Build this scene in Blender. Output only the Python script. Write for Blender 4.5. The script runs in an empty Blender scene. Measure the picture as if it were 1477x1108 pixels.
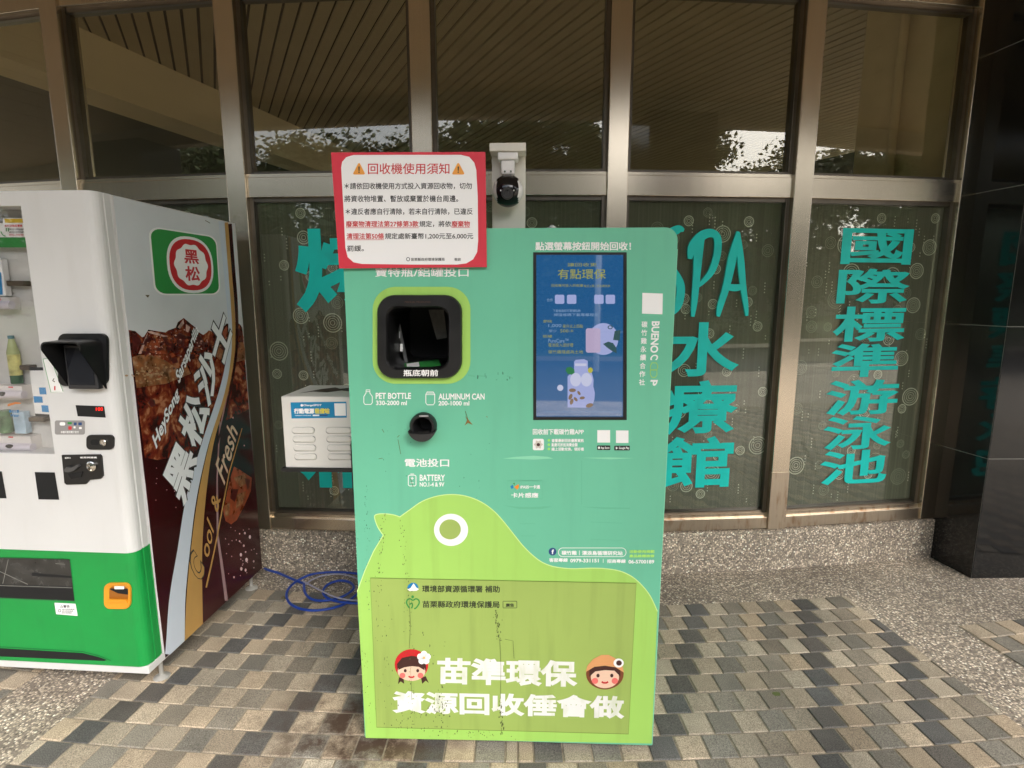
import bpy, bmesh, math, random
from mathutils import Vector, Matrix

R = math.radians
sc = bpy.context.scene
COL = sc.collection
rng = random.Random(7)

# ------------------------------------------------------------------ camera
FPX, PITCH, EYE = 787.45, 0.1586, 1.5          # focal length in photo pixels, downward tilt, eye height
cam_d = bpy.data.cameras.new('camera')
cam_d.sensor_width = 36
cam_d.lens = FPX / 1477 * 36
cam_d.clip_start, cam_d.clip_end = 0.05, 600
cam = bpy.data.objects.new('camera', cam_d)
COL.objects.link(cam)
cam.location = (0, 0, EYE)
cam.rotation_euler = (math.pi / 2 - PITCH, 0, 0)
sc.camera = cam

# ------------------------------------------------------------------ sky, sun, exposure
SUN_EL, SUN_C = 44, 38                          # elevation, turn of the lamp round z (sun behind the camera, right)
world = bpy.data.worlds.new('World')
sc.world = world
world.use_nodes = True
wn = world.node_tree
sky = wn.nodes.new('ShaderNodeTexSky')
sky.sky_type = 'NISHITA'
sky.sun_disc = False
sky.sun_elevation = R(SUN_EL)
sky.sun_rotation = R(180 - SUN_C)
sky.air_density, sky.dust_density, sky.ozone_density = 1.0, 4.0, 1.0
bgn = wn.nodes['Background']
hs = wn.nodes.new('ShaderNodeHueSaturation')
hs.inputs['Saturation'].default_value = 0.45
wn.links.new(sky.outputs[0], hs.inputs['Color'])
wn.links.new(hs.outputs[0], bgn.inputs[0])
bgn.inputs[1].default_value = 0.15
sun_d = bpy.data.lights.new('sun', 'SUN')
sun_d.energy, sun_d.angle, sun_d.color = 1.0, R(34), (1, 0.97, 0.93)
sun = bpy.data.objects.new('sun', sun_d)
COL.objects.link(sun)
sun.rotation_euler = (R(90 - SUN_EL), 0, R(SUN_C))
vs = sc.view_settings
vs.view_transform, vs.look, vs.gamma, vs.use_curve_mapping = 'Standard', 'None', 1, False
vs.exposure = 1.85
sc.cycles.max_bounces = 10
sc.cycles.diffuse_bounces = 4
sc.cycles.transparent_max_bounces = 16
sc.cycles.use_denoising = True
sc.cycles.sample_clamp_indirect = 6

# ------------------------------------------------------------------ helpers
def lin(c):
    return c / 12.92 if c <= 0.04045 else ((c + 0.055) / 1.055) ** 2.4

def hexc(h, k=1.0):
    h = h.lstrip('#')
    return tuple(min(1, lin(int(h[i:i + 2], 16) / 255) * k) for i in (0, 2, 4))

MATS = {}
def mat(name, col, rough=0.5, metal=0.0, vary=0.0, vscale=8.0, stretch=(1, 1, 1), bump=0.0, bscale=200.0,
        emit=0.0, spec=0.5, dirt=0.0, dirtcol=(0.05, 0.045, 0.035), dscale=3.0, dstretch=(6, 6, 0.6)):
    m = bpy.data.materials.new(name)
    m.use_nodes = True
    nt = m.node_tree
    b = nt.nodes['Principled BSDF']
    if isinstance(col, str):
        col = hexc(col)
    b.inputs['Base Color'].default_value = (*col, 1)
    b.inputs['Roughness'].default_value = rough
    b.inputs['Metallic'].default_value = metal
    b.inputs['Specular IOR Level'].default_value = spec
    if emit:
        b.inputs['Emission Color'].default_value = (*col, 1)
        b.inputs['Emission Strength'].default_value = emit
    tc = None
    def coords(st, sc_):
        nonlocal tc
        if tc is None:
            tc = nt.nodes.new('ShaderNodeTexCoord')
        mp = nt.nodes.new('ShaderNodeMapping')
        mp.inputs['Scale'].default_value = st
        nt.links.new(tc.outputs['Object'], mp.inputs[0])
        n = nt.nodes.new('ShaderNodeTexNoise')
        n.inputs['Scale'].default_value = sc_
        n.inputs['Detail'].default_value = 6
        nt.links.new(mp.outputs[0], n.inputs['Vector'])
        return n
    src = None
    if vary:
        n = coords(stretch, vscale)
        cr = nt.nodes.new('ShaderNodeValToRGB')
        cr.color_ramp.elements[0].position, cr.color_ramp.elements[1].position = 0.3, 0.7
        cr.color_ramp.elements[0].color = (*[c * (1 - vary) for c in col], 1)
        cr.color_ramp.elements[1].color = (*[min(1, c * (1 + vary)) for c in col], 1)
        nt.links.new(n.outputs[0], cr.inputs[0])
        src = cr.outputs[0]
        rr = nt.nodes.new('ShaderNodeMapRange')
        rr.inputs['To Min'].default_value, rr.inputs['To Max'].default_value = max(0, rough - min(.12, vary * .8)), min(1, rough + min(.12, vary * .8))
        nt.links.new(n.outputs[0], rr.inputs[0])
        nt.links.new(rr.outputs[0], b.inputs['Roughness'])
    if dirt:
        n = coords(dstretch, dscale)
        mr = nt.nodes.new('ShaderNodeMapRange')
        mr.inputs['From Min'].default_value, mr.inputs['From Max'].default_value = 0.52, 0.8
        mr.inputs['To Max'].default_value = dirt
        nt.links.new(n.outputs[0], mr.inputs[0])
        mx = nt.nodes.new('ShaderNodeMix')
        mx.data_type = 'RGBA'
        nt.links.new(mr.outputs[0], mx.inputs['Factor'])
        if src is not None:
            nt.links.new(src, mx.inputs['A'])
        else:
            mx.inputs['A'].default_value = (*col, 1)
        mx.inputs['B'].default_value = (*dirtcol, 1)
        src = mx.outputs['Result']
    if src is not None:
        nt.links.new(src, b.inputs['Base Color'])
        if emit:
            nt.links.new(src, b.inputs['Emission Color'])
    if bump:
        n = coords((1, 1, 1), bscale)
        bp = nt.nodes.new('ShaderNodeBump')
        bp.inputs['Strength'].default_value = bump
        bp.inputs['Distance'].default_value = 0.002
        nt.links.new(n.outputs[0], bp.inputs['Height'])
        nt.links.new(bp.outputs[0], b.inputs['Normal'])
    MATS[name] = m
    return m

def pebble_mat(name, scale, tone=1.0, patch=0.35, rough=0.75):
    m = bpy.data.materials.new(name)
    m.use_nodes = True
    nt = m.node_tree
    b = nt.nodes['Principled BSDF']
    b.inputs['Roughness'].default_value = rough
    tc = nt.nodes.new('ShaderNodeTexCoord')
    v = nt.nodes.new('ShaderNodeTexVoronoi')
    v.inputs['Scale'].default_value = scale
    nt.links.new(tc.outputs['Object'], v.inputs['Vector'])
    sep = nt.nodes.new('ShaderNodeSeparateColor')
    nt.links.new(v.outputs['Color'], sep.inputs[0])
    cr = nt.nodes.new('ShaderNodeValToRGB')
    cr.color_ramp.interpolation = 'CONSTANT'
    stops = [(0, (.055, .046, .036)), (.13, (.11, .092, .07)), (.30, (.165, .138, .105)), (.50, (.22, .185, .14)),
             (.70, (.275, .235, .18)), (.85, (.34, .295, .235)), (.95, (.43, .39, .33))]
    el = cr.color_ramp.elements
    while len(el) < len(stops):
        el.new(0.5)
    for e, (p, c) in zip(el, stops):
        e.position = p
        e.color = (*[min(1, k * tone) for k in c], 1)
    nt.links.new(sep.outputs[0], cr.inputs[0])
    # grout between pebbles
    gm = nt.nodes.new('ShaderNodeMapRange')
    gm.inputs['From Min'].default_value, gm.inputs['From Max'].default_value = 0.42, 0.62
    nt.links.new(v.outputs['Distance'], gm.inputs[0])
    mx = nt.nodes.new('ShaderNodeMix')
    mx.data_type = 'RGBA'
    nt.links.new(gm.outputs[0], mx.inputs['Factor'])
    nt.links.new(cr.outputs[0], mx.inputs['A'])
    mx.inputs['B'].default_value = (.10 * tone, .085 * tone, .068 * tone, 1)
    # worn and stained patches
    n = nt.nodes.new('ShaderNodeTexNoise')
    n.inputs['Scale'].default_value = 1.9
    n.inputs['Detail'].default_value = 7
    n.inputs['Roughness'].default_value = 0.62
    nt.links.new(tc.outputs['Object'], n.inputs['Vector'])
    pr = nt.nodes.new('ShaderNodeMapRange')
    pr.inputs['From Min'].default_value, pr.inputs['From Max'].default_value = 0.3, 0.7
    pr.inputs['To Min'].default_value, pr.inputs['To Max'].default_value = 1 - patch, 1 + patch * 0.6
    nt.links.new(n.outputs[0], pr.inputs[0])
    sca = nt.nodes.new('ShaderNodeVectorMath')
    sca.operation = 'SCALE'
    nt.links.new(mx.outputs['Result'], sca.inputs[0])
    nt.links.new(pr.outputs[0], sca.inputs['Scale'])
    nt.links.new(sca.outputs[0], b.inputs['Base Color'])
    bp = nt.nodes.new('ShaderNodeBump')
    bp.invert = True
    bp.inputs['Strength'].default_value = 0.7
    bp.inputs['Distance'].default_value = 0.004
    nt.links.new(v.outputs['Distance'], bp.inputs['Height'])
    nt.links.new(bp.outputs[0], b.inputs['Normal'])
    return m

def glass_mat(name, tint, f0, rough=0.0):
    """thin pane: see-through tint plus a mirror share that grows towards grazing view"""
    m = bpy.data.materials.new(name)
    m.use_nodes = True
    nt = m.node_tree
    for n in list(nt.nodes):
        if n.type == 'BSDF_PRINCIPLED':
            nt.nodes.remove(n)
    out = nt.nodes['Material Output']
    tr = nt.nodes.new('ShaderNodeBsdfTransparent')
    tr.inputs[0].default_value = (*tint, 1)
    gl = nt.nodes.new('ShaderNodeBsdfGlossy')
    gl.inputs['Color'].default_value = (1, 1, 1, 1)
    gl.inputs['Roughness'].default_value = rough
    g = nt.nodes.new('ShaderNodeNewGeometry')
    d = nt.nodes.new('ShaderNodeVectorMath')
    d.operation = 'DOT_PRODUCT'
    nt.links.new(g.outputs['Normal'], d.inputs[0])
    nt.links.new(g.outputs['Incoming'], d.inputs[1])
    def mth(op, a, b_=None, v=None):
        k = nt.nodes.new('ShaderNodeMath')
        k.operation = op
        if isinstance(a, float):
            k.inputs[0].default_value = a
        else:
            nt.links.new(a, k.inputs[0])
        if b_ is not None:
            if isinstance(b_, float):
                k.inputs[1].default_value = b_
            else:
                nt.links.new(b_, k.inputs[1])
        return k.outputs[0]
    c = mth('ABSOLUTE', d.outputs['Value'])
    s = mth('SUBTRACT', 1.0, c)
    p = mth('POWER', s, 5.0)
    q = mth('MULTIPLY', p, 1.0 - f0)
    f = mth('ADD', q, f0)
    mx = nt.nodes.new('ShaderNodeMixShader')
    nt.links.new(f, mx.inputs[0])
    nt.links.new(tr.outputs[0], mx.inputs[1])
    nt.links.new(gl.outputs[0], mx.inputs[2])
    nt.links.new(mx.outputs[0], out.inputs[0])
    return m

def film_mat(name, col, alpha, lines=False):
    """printed translucent film"""
    m = bpy.data.materials.new(name)
    m.use_nodes = True
    nt = m.node_tree
    b = nt.nodes['Principled BSDF']
    out = nt.nodes['Material Output']
    b.inputs['Base Color'].default_value = (*col, 1)
    b.inputs['Roughness'].default_value = 0.6
    b.inputs['Specular IOR Level'].default_value = 0.2
    tr = nt.nodes.new('ShaderNodeBsdfTransparent')
    mx = nt.nodes.new('ShaderNodeMixShader')
    mx.inputs[0].default_value = alpha
    if lines:
        tc = nt.nodes.new('ShaderNodeTexCoord')
        mp = nt.nodes.new('ShaderNodeMapping')
        mp.inputs['Scale'].default_value = (150, 150, 0.4)
        n = nt.nodes.new('ShaderNodeTexNoise')
        n.inputs['Scale'].default_value = 1.0
        mr = nt.nodes.new('ShaderNodeMapRange')
        mr.inputs['From Min'].default_value, mr.inputs['From Max'].default_value = 0.42, 0.68
        mr.inputs['To Min'].default_value, mr.inputs['To Max'].default_value = alpha - 0.03, min(1, alpha + 0.06)
        nt.links.new(tc.outputs['Object'], mp.inputs[0])
        nt.links.new(mp.outputs[0], n.inputs['Vector'])
        nt.links.new(n.outputs[0], mr.inputs[0])
        nt.links.new(mr.outputs[0], mx.inputs[0])
        cr = nt.nodes.new('ShaderNodeMix')
        cr.data_type = 'RGBA'
        cr.inputs['A'].default_value = (*col, 1)
        cr.inputs['B'].default_value = (*[min(1, k * 1.6) for k in col], 1)
        nt.links.new(n.outputs[0], cr.inputs['Factor'])
        nt.links.new(cr.outputs['Result'], b.inputs['Base Color'])
    nt.links.new(tr.outputs[0], mx.inputs[1])
    nt.links.new(b.outputs[0], mx.inputs[2])
    nt.links.new(mx.outputs[0], out.inputs[0])
    return m

def empty(name, loc, rz=0, label=None, cat=None, group=None):
    o = bpy.data.objects.new(name, None)
    COL.objects.link(o)
    o.location, o.rotation_euler = loc, (0, 0, rz)
    o.empty_display_size = 0.1
    tag(o, label, cat, group)
    return o

def tag(o, label=None, cat=None, group=None, kind=None):
    if label: o['label'] = label
    if cat: o['category'] = cat
    if group: o['group'] = group
    if kind: o['kind'] = kind
    return o

def world_m(o):
    return Matrix.Translation(o.location) @ Matrix.Rotation(o.rotation_euler.z, 4, 'Z')

def finish(name, me, m, parent=None, smooth=False):
    o = bpy.data.objects.new(name, me)
    COL.objects.link(o)
    for k in (m if isinstance(m, (list, tuple)) else [m]):
        if k: me.materials.append(k)
    if parent: o.parent = parent
    if smooth:
        for p in me.polygons: p.use_smooth = True
        try:
            me.set_sharp_from_angle(angle=R(40))
        except Exception:
            pass
    return o

def obj(name, bm, m, parent=None, smooth=False, normals=True):
    if normals:
        bmesh.ops.recalc_face_normals(bm, faces=bm.faces)
    me = bpy.data.meshes.new(name)
    bm.to_mesh(me)
    bm.free()
    return finish(name, me, m, parent, smooth)

def BM():
    return bmesh.new()

def box(bm, x0, x1, y0, y1, z0, z1, M=None, bevel=0, mi=0):
    if bevel:
        b2 = bmesh.new()
        _box(b2, x0, x1, y0, y1, z0, z1, None)
        bmesh.ops.bevel(b2, geom=b2.edges[:], offset=bevel, segments=2, affect='EDGES', profile=0.5)
        merge(bm, b2, M, mi)
    else:
        _box(bm, x0, x1, y0, y1, z0, z1, M, mi)
    return bm

def _box(bm, x0, x1, y0, y1, z0, z1, M, mi=0):
    v = [Vector((x, y, z)) for z in (z0, z1) for y in (y0, y1) for x in (x0, x1)]
    if M: v = [M @ k for k in v]
    v = [bm.verts.new(k) for k in v]
    for f in ((0, 2, 3, 1), (4, 5, 7, 6), (0, 1, 5, 4), (2, 6, 7, 3), (0, 4, 6, 2), (1, 3, 7, 5)):
        bm.faces.new([v[i] for i in f]).material_index = mi

def merge(bm, b2, M=None, mi=0):
    mp = {}
    for v in b2.verts:
        mp[v] = bm.verts.new(M @ v.co if M else v.co)
    for f in b2.faces:
        try:
            bm.faces.new([mp[v] for v in f.verts]).material_index = mi
        except ValueError:
            pass
    b2.free()

def prism(bm, pts, d, M=None):
    """pts: closed outline of 3-D points; d: extrusion vector"""
    pts = [Vector(p) for p in pts]
    d = Vector(d)
    if M:
        a = [bm.verts.new(M @ p) for p in pts]
        b = [bm.verts.new(M @ (p + d)) for p in pts]
    else:
        a = [bm.verts.new(p) for p in pts]
        b = [bm.verts.new(p + d) for p in pts]
    bm.faces.new(a)
    bm.faces.new(b[::-1])
    n = len(pts)
    for i in range(n):
        bm.faces.new((a[i], b[i], b[(i + 1) % n], a[(i + 1) % n]))
    return bm

def tube(bm, path, r, n=8, closed=False):
    path = [Vector(p) for p in path]
    rings = []
    up = Vector((0, 0, 1))
    N = len(path)
    for i, p in enumerate(path):
        t = (path[(i + 1) % N] - path[i - 1]) if closed else (path[min(i + 1, N - 1)] - path[max(i - 1, 0)])
        t.normalize()
        s = t.cross(up)
        if s.length < 1e-3: s = t.cross(Vector((1, 0, 0)))
        s.normalize()
        u = s.cross(t)
        rr = r[i] if isinstance(r, (list, tuple)) else r
        rings.append([bm.verts.new(p + (s * math.cos(a) + u * math.sin(a)) * rr)
                      for a in [2 * math.pi * k / n for k in range(n)]])
    for i in range(N if closed else N - 1):
        a, b = rings[i], rings[(i + 1) % N]
        for k in range(n):
            bm.faces.new((a[k], a[(k + 1) % n], b[(k + 1) % n], b[k]))
    if not closed:
        bm.faces.new(rings[0][::-1])
        bm.faces.new(rings[-1])
    return bm

def lathe(bm, prof, M=None, n=24):
    """prof: (radius, height) pairs turned round z"""
    rings = []
    for r, z in prof:
        ring = []
        for k in range(n):
            a = 2 * math.pi * k / n
            p = Vector((r * math.cos(a), r * math.sin(a), z))
            ring.append(bm.verts.new(M @ p if M else p))
        rings.append(ring)
    for a, b in zip(rings, rings[1:]):
        for k in range(n):
            bm.faces.new((a[k], a[(k + 1) % n], b[(k + 1) % n], b[k]))
    bm.faces.new(rings[0][::-1])
    bm.faces.new(rings[-1])
    return bm

def smooth_path(pts, per=8, closed=False):
    pts = [Vector(p) for p in pts]
    out = []
    N = len(pts)
    for i in range(N if closed else N - 1):
        g = lambda k: pts[k % N] if closed else pts[max(0, min(N - 1, k))]
        p0, p1, p2, p3 = g(i - 1), g(i), g(i + 1), g(i + 2)
        for k in range(per):
            t = k / per
            out.append(0.5 * ((2 * p1) + (p2 - p0) * t + (2 * p0 - 5 * p1 + 4 * p2 - p3) * t * t
                              + (3 * p1 - p0 - 3 * p2 + p3) * t ** 3))
    if not closed: out.append(pts[-1])
    return out

class Face:
    """a flat face of a thing (axis = val in the thing's own frame); turns photo measurements into places on it"""
    def __init__(s, o, axis, val):
        s.o, s.axis, s.val = o, axis, val
        mi = world_m(o).inverted()
        s.org = mi @ Vector((0, 0, EYE))
        s.rot = mi.to_3x3()
    def at(s, px, py, lift=0.0):
        a, u = (px - 738.5) / FPX, -(py - 554) / FPX
        d = s.rot @ Vector((a, math.cos(PITCH) + u * math.sin(PITCH), -math.sin(PITCH) + u * math.cos(PITCH)))
        val = s.val + lift * (-1 if s.axis == 1 else 1)
        return s.org + d * ((val - s.org[s.axis]) / d[s.axis])
    def pts(s, pp, lift=0.0):
        return [s.at(x, y, lift) for x, y in pp]
    def rect(s, x0, y0, x1, y1, lift=0.0):
        return s.pts([(x0, y0), (x1, y0), (x1, y1), (x0, y1)], lift)

def shape(f, name, pp, m, lift=0.0008, parent=None):
    bm = BM()
    bm.faces.new([bm.verts.new(p) for p in f.pts(pp, lift)])
    return obj(name, clipped(f, bm), m, parent or f.o, normals=False)

def clipped(f, bm):
    for co, no in getattr(f, 'clip', ()):
        bmesh.ops.bisect_plane(bm, geom=bm.verts[:] + bm.edges[:] + bm.faces[:], plane_co=co, plane_no=no, clear_outer=True)
    return bm

def shapes(f, name, list_pp, m, lift=0.0008, parent=None):
    if len(list_pp) <= 12:
        for pp in list_pp: o = shape(f, name, pp, m, lift, parent)
        return o
    bm = BM()
    for pp in list_pp:
        bm.faces.new([bm.verts.new(p) for p in f.pts(pp, lift)])
    return obj(name, bm, m, parent or f.o, normals=False)

def ringshape(f, name, outer, inner, m, lift=0.0008, parent=None):
    bm = BM()
    a = [bm.verts.new(p) for p in f.pts(outer, lift)]
    b = [bm.verts.new(p) for p in f.pts(inner, lift)]
    n = len(a)
    for i in range(n):
        bm.faces.new((a[i], a[(i + 1) % n], b[(i + 1) % n], b[i]))
    return obj(name, bm, m, parent or f.o, normals=False)

def strip_px(pp, w):
    """outline of a stroke along pp with width(s) w, in photo pixels"""
    pp = [Vector((*p, 0)) for p in pp]
    L, Rr = [], []
    for i, p in enumerate(pp):
        t = pp[min(i + 1, len(pp) - 1)] - pp[max(i - 1, 0)]
        t.normalize()
        nrm = Vector((-t.y, t.x, 0))
        ww = w[i] if isinstance(w, (list, tuple)) else w
        L.append(p + nrm * ww / 2)
        Rr.append(p - nrm * ww / 2)
    return [(p.x, p.y) for p in L], [(p.x, p.y) for p in Rr]

def strokes(f, name, list_pp, w, m, lift=0.0008, parent=None, closed=False, sm=0):
    bm = BM()
    for pp in list_pp:
        if sm: pp = [(p.x, p.y) for p in smooth_path([(x, y, 0) for x, y in pp], sm)]
        if closed: pp = pp + [pp[0], pp[1]]
        a, b = strip_px(pp, w)
        va = [bm.verts.new(p) for p in f.pts(a, lift)]
        vb = [bm.verts.new(p) for p in f.pts(b, lift)]
        for i in range(len(va) - 1):
            bm.faces.new((va[i], va[i + 1], vb[i + 1], vb[i]))
    return obj(name, clipped(f, bm), m, parent or f.o, normals=False)

def ell(cx, cy, rx, ry, n=28, e=1.0, rot=0):
    out = []
    for k in range(n):
        a = 2 * math.pi * k / n
        c, s = math.cos(a), math.sin(a)
        x, y = rx * math.copysign(abs(c) ** e, c), ry * math.copysign(abs(s) ** e, s)
        out.append((cx + x * math.cos(rot) - y * math.sin(rot), cy + x * math.sin(rot) + y * math.cos(rot)))
    return out

def rr(x0, y0, x1, y1, r, n=5):
    out = []
    for cx, cy, a0 in ((x1 - r, y0 + r, -90), (x1 - r, y1 - r, 0), (x0 + r, y1 - r, 90), (x0 + r, y0 + r, 180)):
        for k in range(n + 1):
            a = R(a0 + 90 * k / n)
            out.append((cx + r * math.cos(a), cy + r * math.sin(a)))
    return out

def text(parent, name, s, q, m, bold=0.0, depth=0.00004, lift=0.0012, shear=0.0, res=3):
    """lettering fitted to the quad q = (top left, top right, bottom right, bottom left)"""
    cu = bpy.data.curves.new(name, 'FONT')
    cu.body, cu.size, cu.resolution_u, cu.shear = s, 1, res, shear
    cu.bevel_depth, cu.bevel_resolution = bold, 0
    t = bpy.data.objects.new(name, cu)
    me = bpy.data.meshes.new_from_object(t)
    bpy.data.objects.remove(t)
    bpy.data.curves.remove(cu)
    me.materials.clear()
    co = [v.co for v in me.vertices]
    x0, x1 = min(c.x for c in co), max(c.x for c in co)
    y0, y1 = min(c.y for c in co), max(c.y for c in co)
    z0, z1 = min(c.z for c in co), max(c.z for c in co)
    tl, tr, br, bl = [Vector(p) for p in q]
    nrm = (bl - tl).cross(tr - tl).normalized()
    for v in me.vertices:
        u, w = (v.co.x - x0) / (x1 - x0), (y1 - v.co.y) / max(1e-6, y1 - y0)
        h = (v.co.z - z0) / (z1 - z0) if z1 - z0 > 1e-5 else 1
        v.co = (tl.lerp(tr, u)).lerp(bl.lerp(br, u), w) + nrm * (lift + depth * h)
    me.update()
    b_ = bmesh.new()
    b_.from_mesh(me)
    bmesh.ops.delete(b_, geom=[f_ for f_ in b_.faces if f_.normal.dot(nrm) < -.02], context='FACES')
    for f_ in b_.faces: f_.smooth = False
    b_.to_mesh(me)
    b_.free()
    return finish(name, me, m, parent)

def ftext(f, s, x0, y0, x1, y1, m, bold=0.0, name='lettering', lift=0.0012, parent=None, dy=0, shear=0, res=3, depth=0.00004):
    q = f.pts([(x0, y0), (x1, y0 + dy), (x1, y1 + dy), (x0, y1)])
    return text(parent or f.o, name, s, q, m, bold, lift=lift, shear=shear, res=res, depth=depth)

def plate(parent, name, outlines, th, m, axis=1, base=0.0):
    """flat plate with holes: outlines in (x, z) of the thing, front at y = base, thickness th towards +y"""
    cu = bpy.data.curves.new(name, 'CURVE')
    cu.dimensions, cu.fill_mode, cu.extrude = '2D', 'BOTH', th / 2
    for ol in outlines:
        sp = cu.splines.new('POLY')
        sp.points.add(len(ol) - 1)
        for p, (x, z) in zip(sp.points, ol):
            p.co = (x, z, 0, 1)
        sp.use_cyclic_u = True
    t = bpy.data.objects.new(name, cu)
    me = bpy.data.meshes.new_from_object(t)
    bpy.data.objects.remove(t)
    bpy.data.curves.remove(cu)
    for v in me.vertices:
        v.co = Vector((v.co.x, base + th / 2 - v.co.z, v.co.y))
    me.update()
    return finish(name, me, m, parent)

# ------------------------------------------------------------------ materials
m_peb_g = pebble_mat('pebble_ground', 115, 2.45, 0.40)
m_peb_w = pebble_mat('pebble_plinth', 105, 2.6, 0.22)
m_steel = mat('bronze_steel', (.66, .58, .465), .24, 1.0, vary=.035, vscale=3, stretch=(40, 40, .5))
m_rust = mat('rusty_steel', (.60, .52, .42), .30, 1.0, vary=.05, vscale=3, stretch=(40, 40, .5), dirt=.95,
             dirtcol=(.30, .13, .035), dscale=9, dstretch=(3, 3, 1))
m_dark_alu = mat('dark_aluminium', (.16, .14, .115), .35, .9, vary=.15)
m_gasket = mat('black_gasket', (.012, .012, .012), .6)
m_glass_u = glass_mat('upper_glass', (.94, .91, .80), .065)
m_glass_l = glass_mat('lower_glass', (.90, .92, .86), .065)
m_film = film_mat('dark_film', (.155, .157, .138), .78, True)
m_print = film_mat('film_print', (.85, .86, .80), .95)
m_printf = film_mat('film_print_faint', (.60, .62, .55), .6)
m_turq = mat('turquoise_foam', (.0, .68, .61), .55, vary=.08, vscale=6, dirt=.25, dirtcol=(.02, .14, .13), dscale=5, dstretch=(2, 2, 2))
m_cream = mat('cream_paint', (.62, .55, .40), .7, vary=.06)
m_slat = mat('ceiling_slat', (.47, .41, .30), .6, vary=.06, vscale=3)
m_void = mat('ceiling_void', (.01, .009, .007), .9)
m_intfloor = mat('interior_floor', (.16, .14, .11), .5)
m_intwall = mat('interior_wall', (.22, .19, .13), .8)
m_soffit = mat('canopy_soffit', (.26, .19, .11), .6, vary=.05)
m_concrete = mat('canopy_concrete', (.34, .30, .24), .8, vary=.12)
m_granite = mat('black_granite', (.010, .010, .010), .06, vary=.5, vscale=160, bump=.015, bscale=22, spec=.5)
m_grout = mat('pale_grout', (.38, .36, .32), .8)

# ------------------------------------------------------------------ ground
ground_bm = BM()
box(ground_bm, -3.4 - 40, 43.4, -4.6, 20, -.3, 0)
ground = obj('ground', ground_bm, m_peb_g)
tag(ground, 'washed pebble paving at the foot of the glazed wall', 'ground', kind='structure')
road = obj('road', box(BM(), -60, 60, -10.5, -4.6, -.3, -.10), mat('asphalt', (.05, .05, .05), .85, vary=.2, vscale=3, bump=.4, bscale=90))
tag(road, 'grey asphalt drive beyond the canopy', 'road', kind='structure')
bm = BM()
NX, NY = 40, 20
gv = [[bm.verts.new((-70 + 140 * i / NX, -10.5 - 60 * j / NY,
                     .02 + .5 * min(1, j / 3) * (0.6 + .4 * math.sin(i * .7)) + (0 if j == 0 else .25 * math.sin(i * 1.3 + j)))) for i in range(NX + 1)] for j in range(NY + 1)]
for j in range(NY):
    for i in range(NX):
        bm.faces.new((gv[j][i], gv[j][i + 1], gv[j + 1][i + 1], gv[j + 1][i]))
lawn = obj('lawn', bm, mat('grass', (.055, .10, .02), .9, vary=.35, vscale=1.2, bump=.8, bscale=30), smooth=True)
tag(lawn, 'green lawn mounding up under the trees', 'lawn', kind='structure')

# block paving: rows follow the curve of the building, cut along its edges
BC = Vector((.0192, 16.0278))                   # centre of the curved building front
def pol(r, phi, z=0.0):
    return Vector((BC.x + r * math.sin(phi), BC.y - r * math.cos(phi), z))
pave = BM()
colr = pave.loops.layers.float_color.new('Col')
PTYPE = {'D': (.118, .111, .100), 'G': (.235, .208, .165), 'T': (.42, .345, .25)}
def paver(r0, r1, p0, p1, kind):
    base = PTYPE[kind]
    k = rng.uniform(.80, 1.18)
    w = rng.uniform(-.05, .05)
    c = (base[0] * k * (1 + w), base[1] * k, base[2] * k * (1 - w), 1)
    g, ch, zt = .0022, .0028, .0042 + rng.uniform(0, .0020)
    rm = (r0 + r1) / 2
    a = [pol(r0 + g, p0 + g / rm, .0005), pol(r0 + g, p1 - g / rm, .0005), pol(r1 - g, p1 - g / rm, .0005), pol(r1 - g, p0 + g / rm, .0005)]
    g += ch
    if (p1 - p0) * rm < 2.5 * g: return
    tz, ty = rng.uniform(-.0006, .0006), rng.uniform(-.0006, .0006)
    b = [pol(r0 + g, p0 + g / rm, zt + tz), pol(r0 + g, p1 - g / rm, zt + ty), pol(r1 - g, p1 - g / rm, zt - tz), pol(r1 - g, p0 + g / rm, zt - ty)]
    va, vb = [pave.verts.new(p) for p in a], [pave.verts.new(p) for p in b]
    fs = [pave.faces.new(vb)] + [pave.faces.new((va[i], va[(i + 1) % 4], vb[(i + 1) % 4], vb[i])) for i in range(4)]
    for f in fs:
        for l in f.loops: l[colr] = c
PATR = 'DTGTGTDTGTDTGT'
PATL = 'DTGTGT'
def sector(pa, pb, anchor, pitch, drift, first, rows, pat, split=None):
    for k in range(first, rows):
        r0 = 13.57 + .0998 * k
        r1 = r0 + .0998
        off = anchor - drift * (k - 5)
        j0 = math.floor((pa - off) / pitch)
        j1 = math.ceil((pb - off) / pitch)
        for j in range(j0, j1):
            a, b = max(pa, off + j * pitch), min(pb, off + (j + 1) * pitch)
            if b - a < .0004: continue
            paver(r0, r1, a, b, pat[j % len(pat)])
sector(0.0, .1235, .0453 - .0034, .00672, .0038, 0, 42, 'DTGTGTDTGTDTGT')
sector(-.1138, 0.0, -.0945 - .0035, .0070, .0033, -1, 42, PATL)
sector(.1470, .40, .161, .0069, .0036, 3, 40, PATL)
sector(-.40, -.1362, -.160, .0069, .0036, 0, 40, PATL)
for f in pave.faces: f.normal_update()
m_pav = bpy.data.materials.new('paver_stone')
m_pav.use_nodes = True
nt = m_pav.node_tree
b = nt.nodes['Principled BSDF']
b.inputs['Roughness'].default_value = .72
at = nt.nodes.new('ShaderNodeVertexColor')
at.layer_name = 'Col'
tc = nt.nodes.new('ShaderNodeTexCoord')
def nnoise(scale, detail=4, rough=.6):
    n = nt.nodes.new('ShaderNodeTexNoise')
    n.inputs['Scale'].default_value, n.inputs['Detail'].default_value, n.inputs['Roughness'].default_value = scale, detail, rough
    nt.links.new(tc.outputs['Object'], n.inputs['Vector'])
    return n
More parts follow.
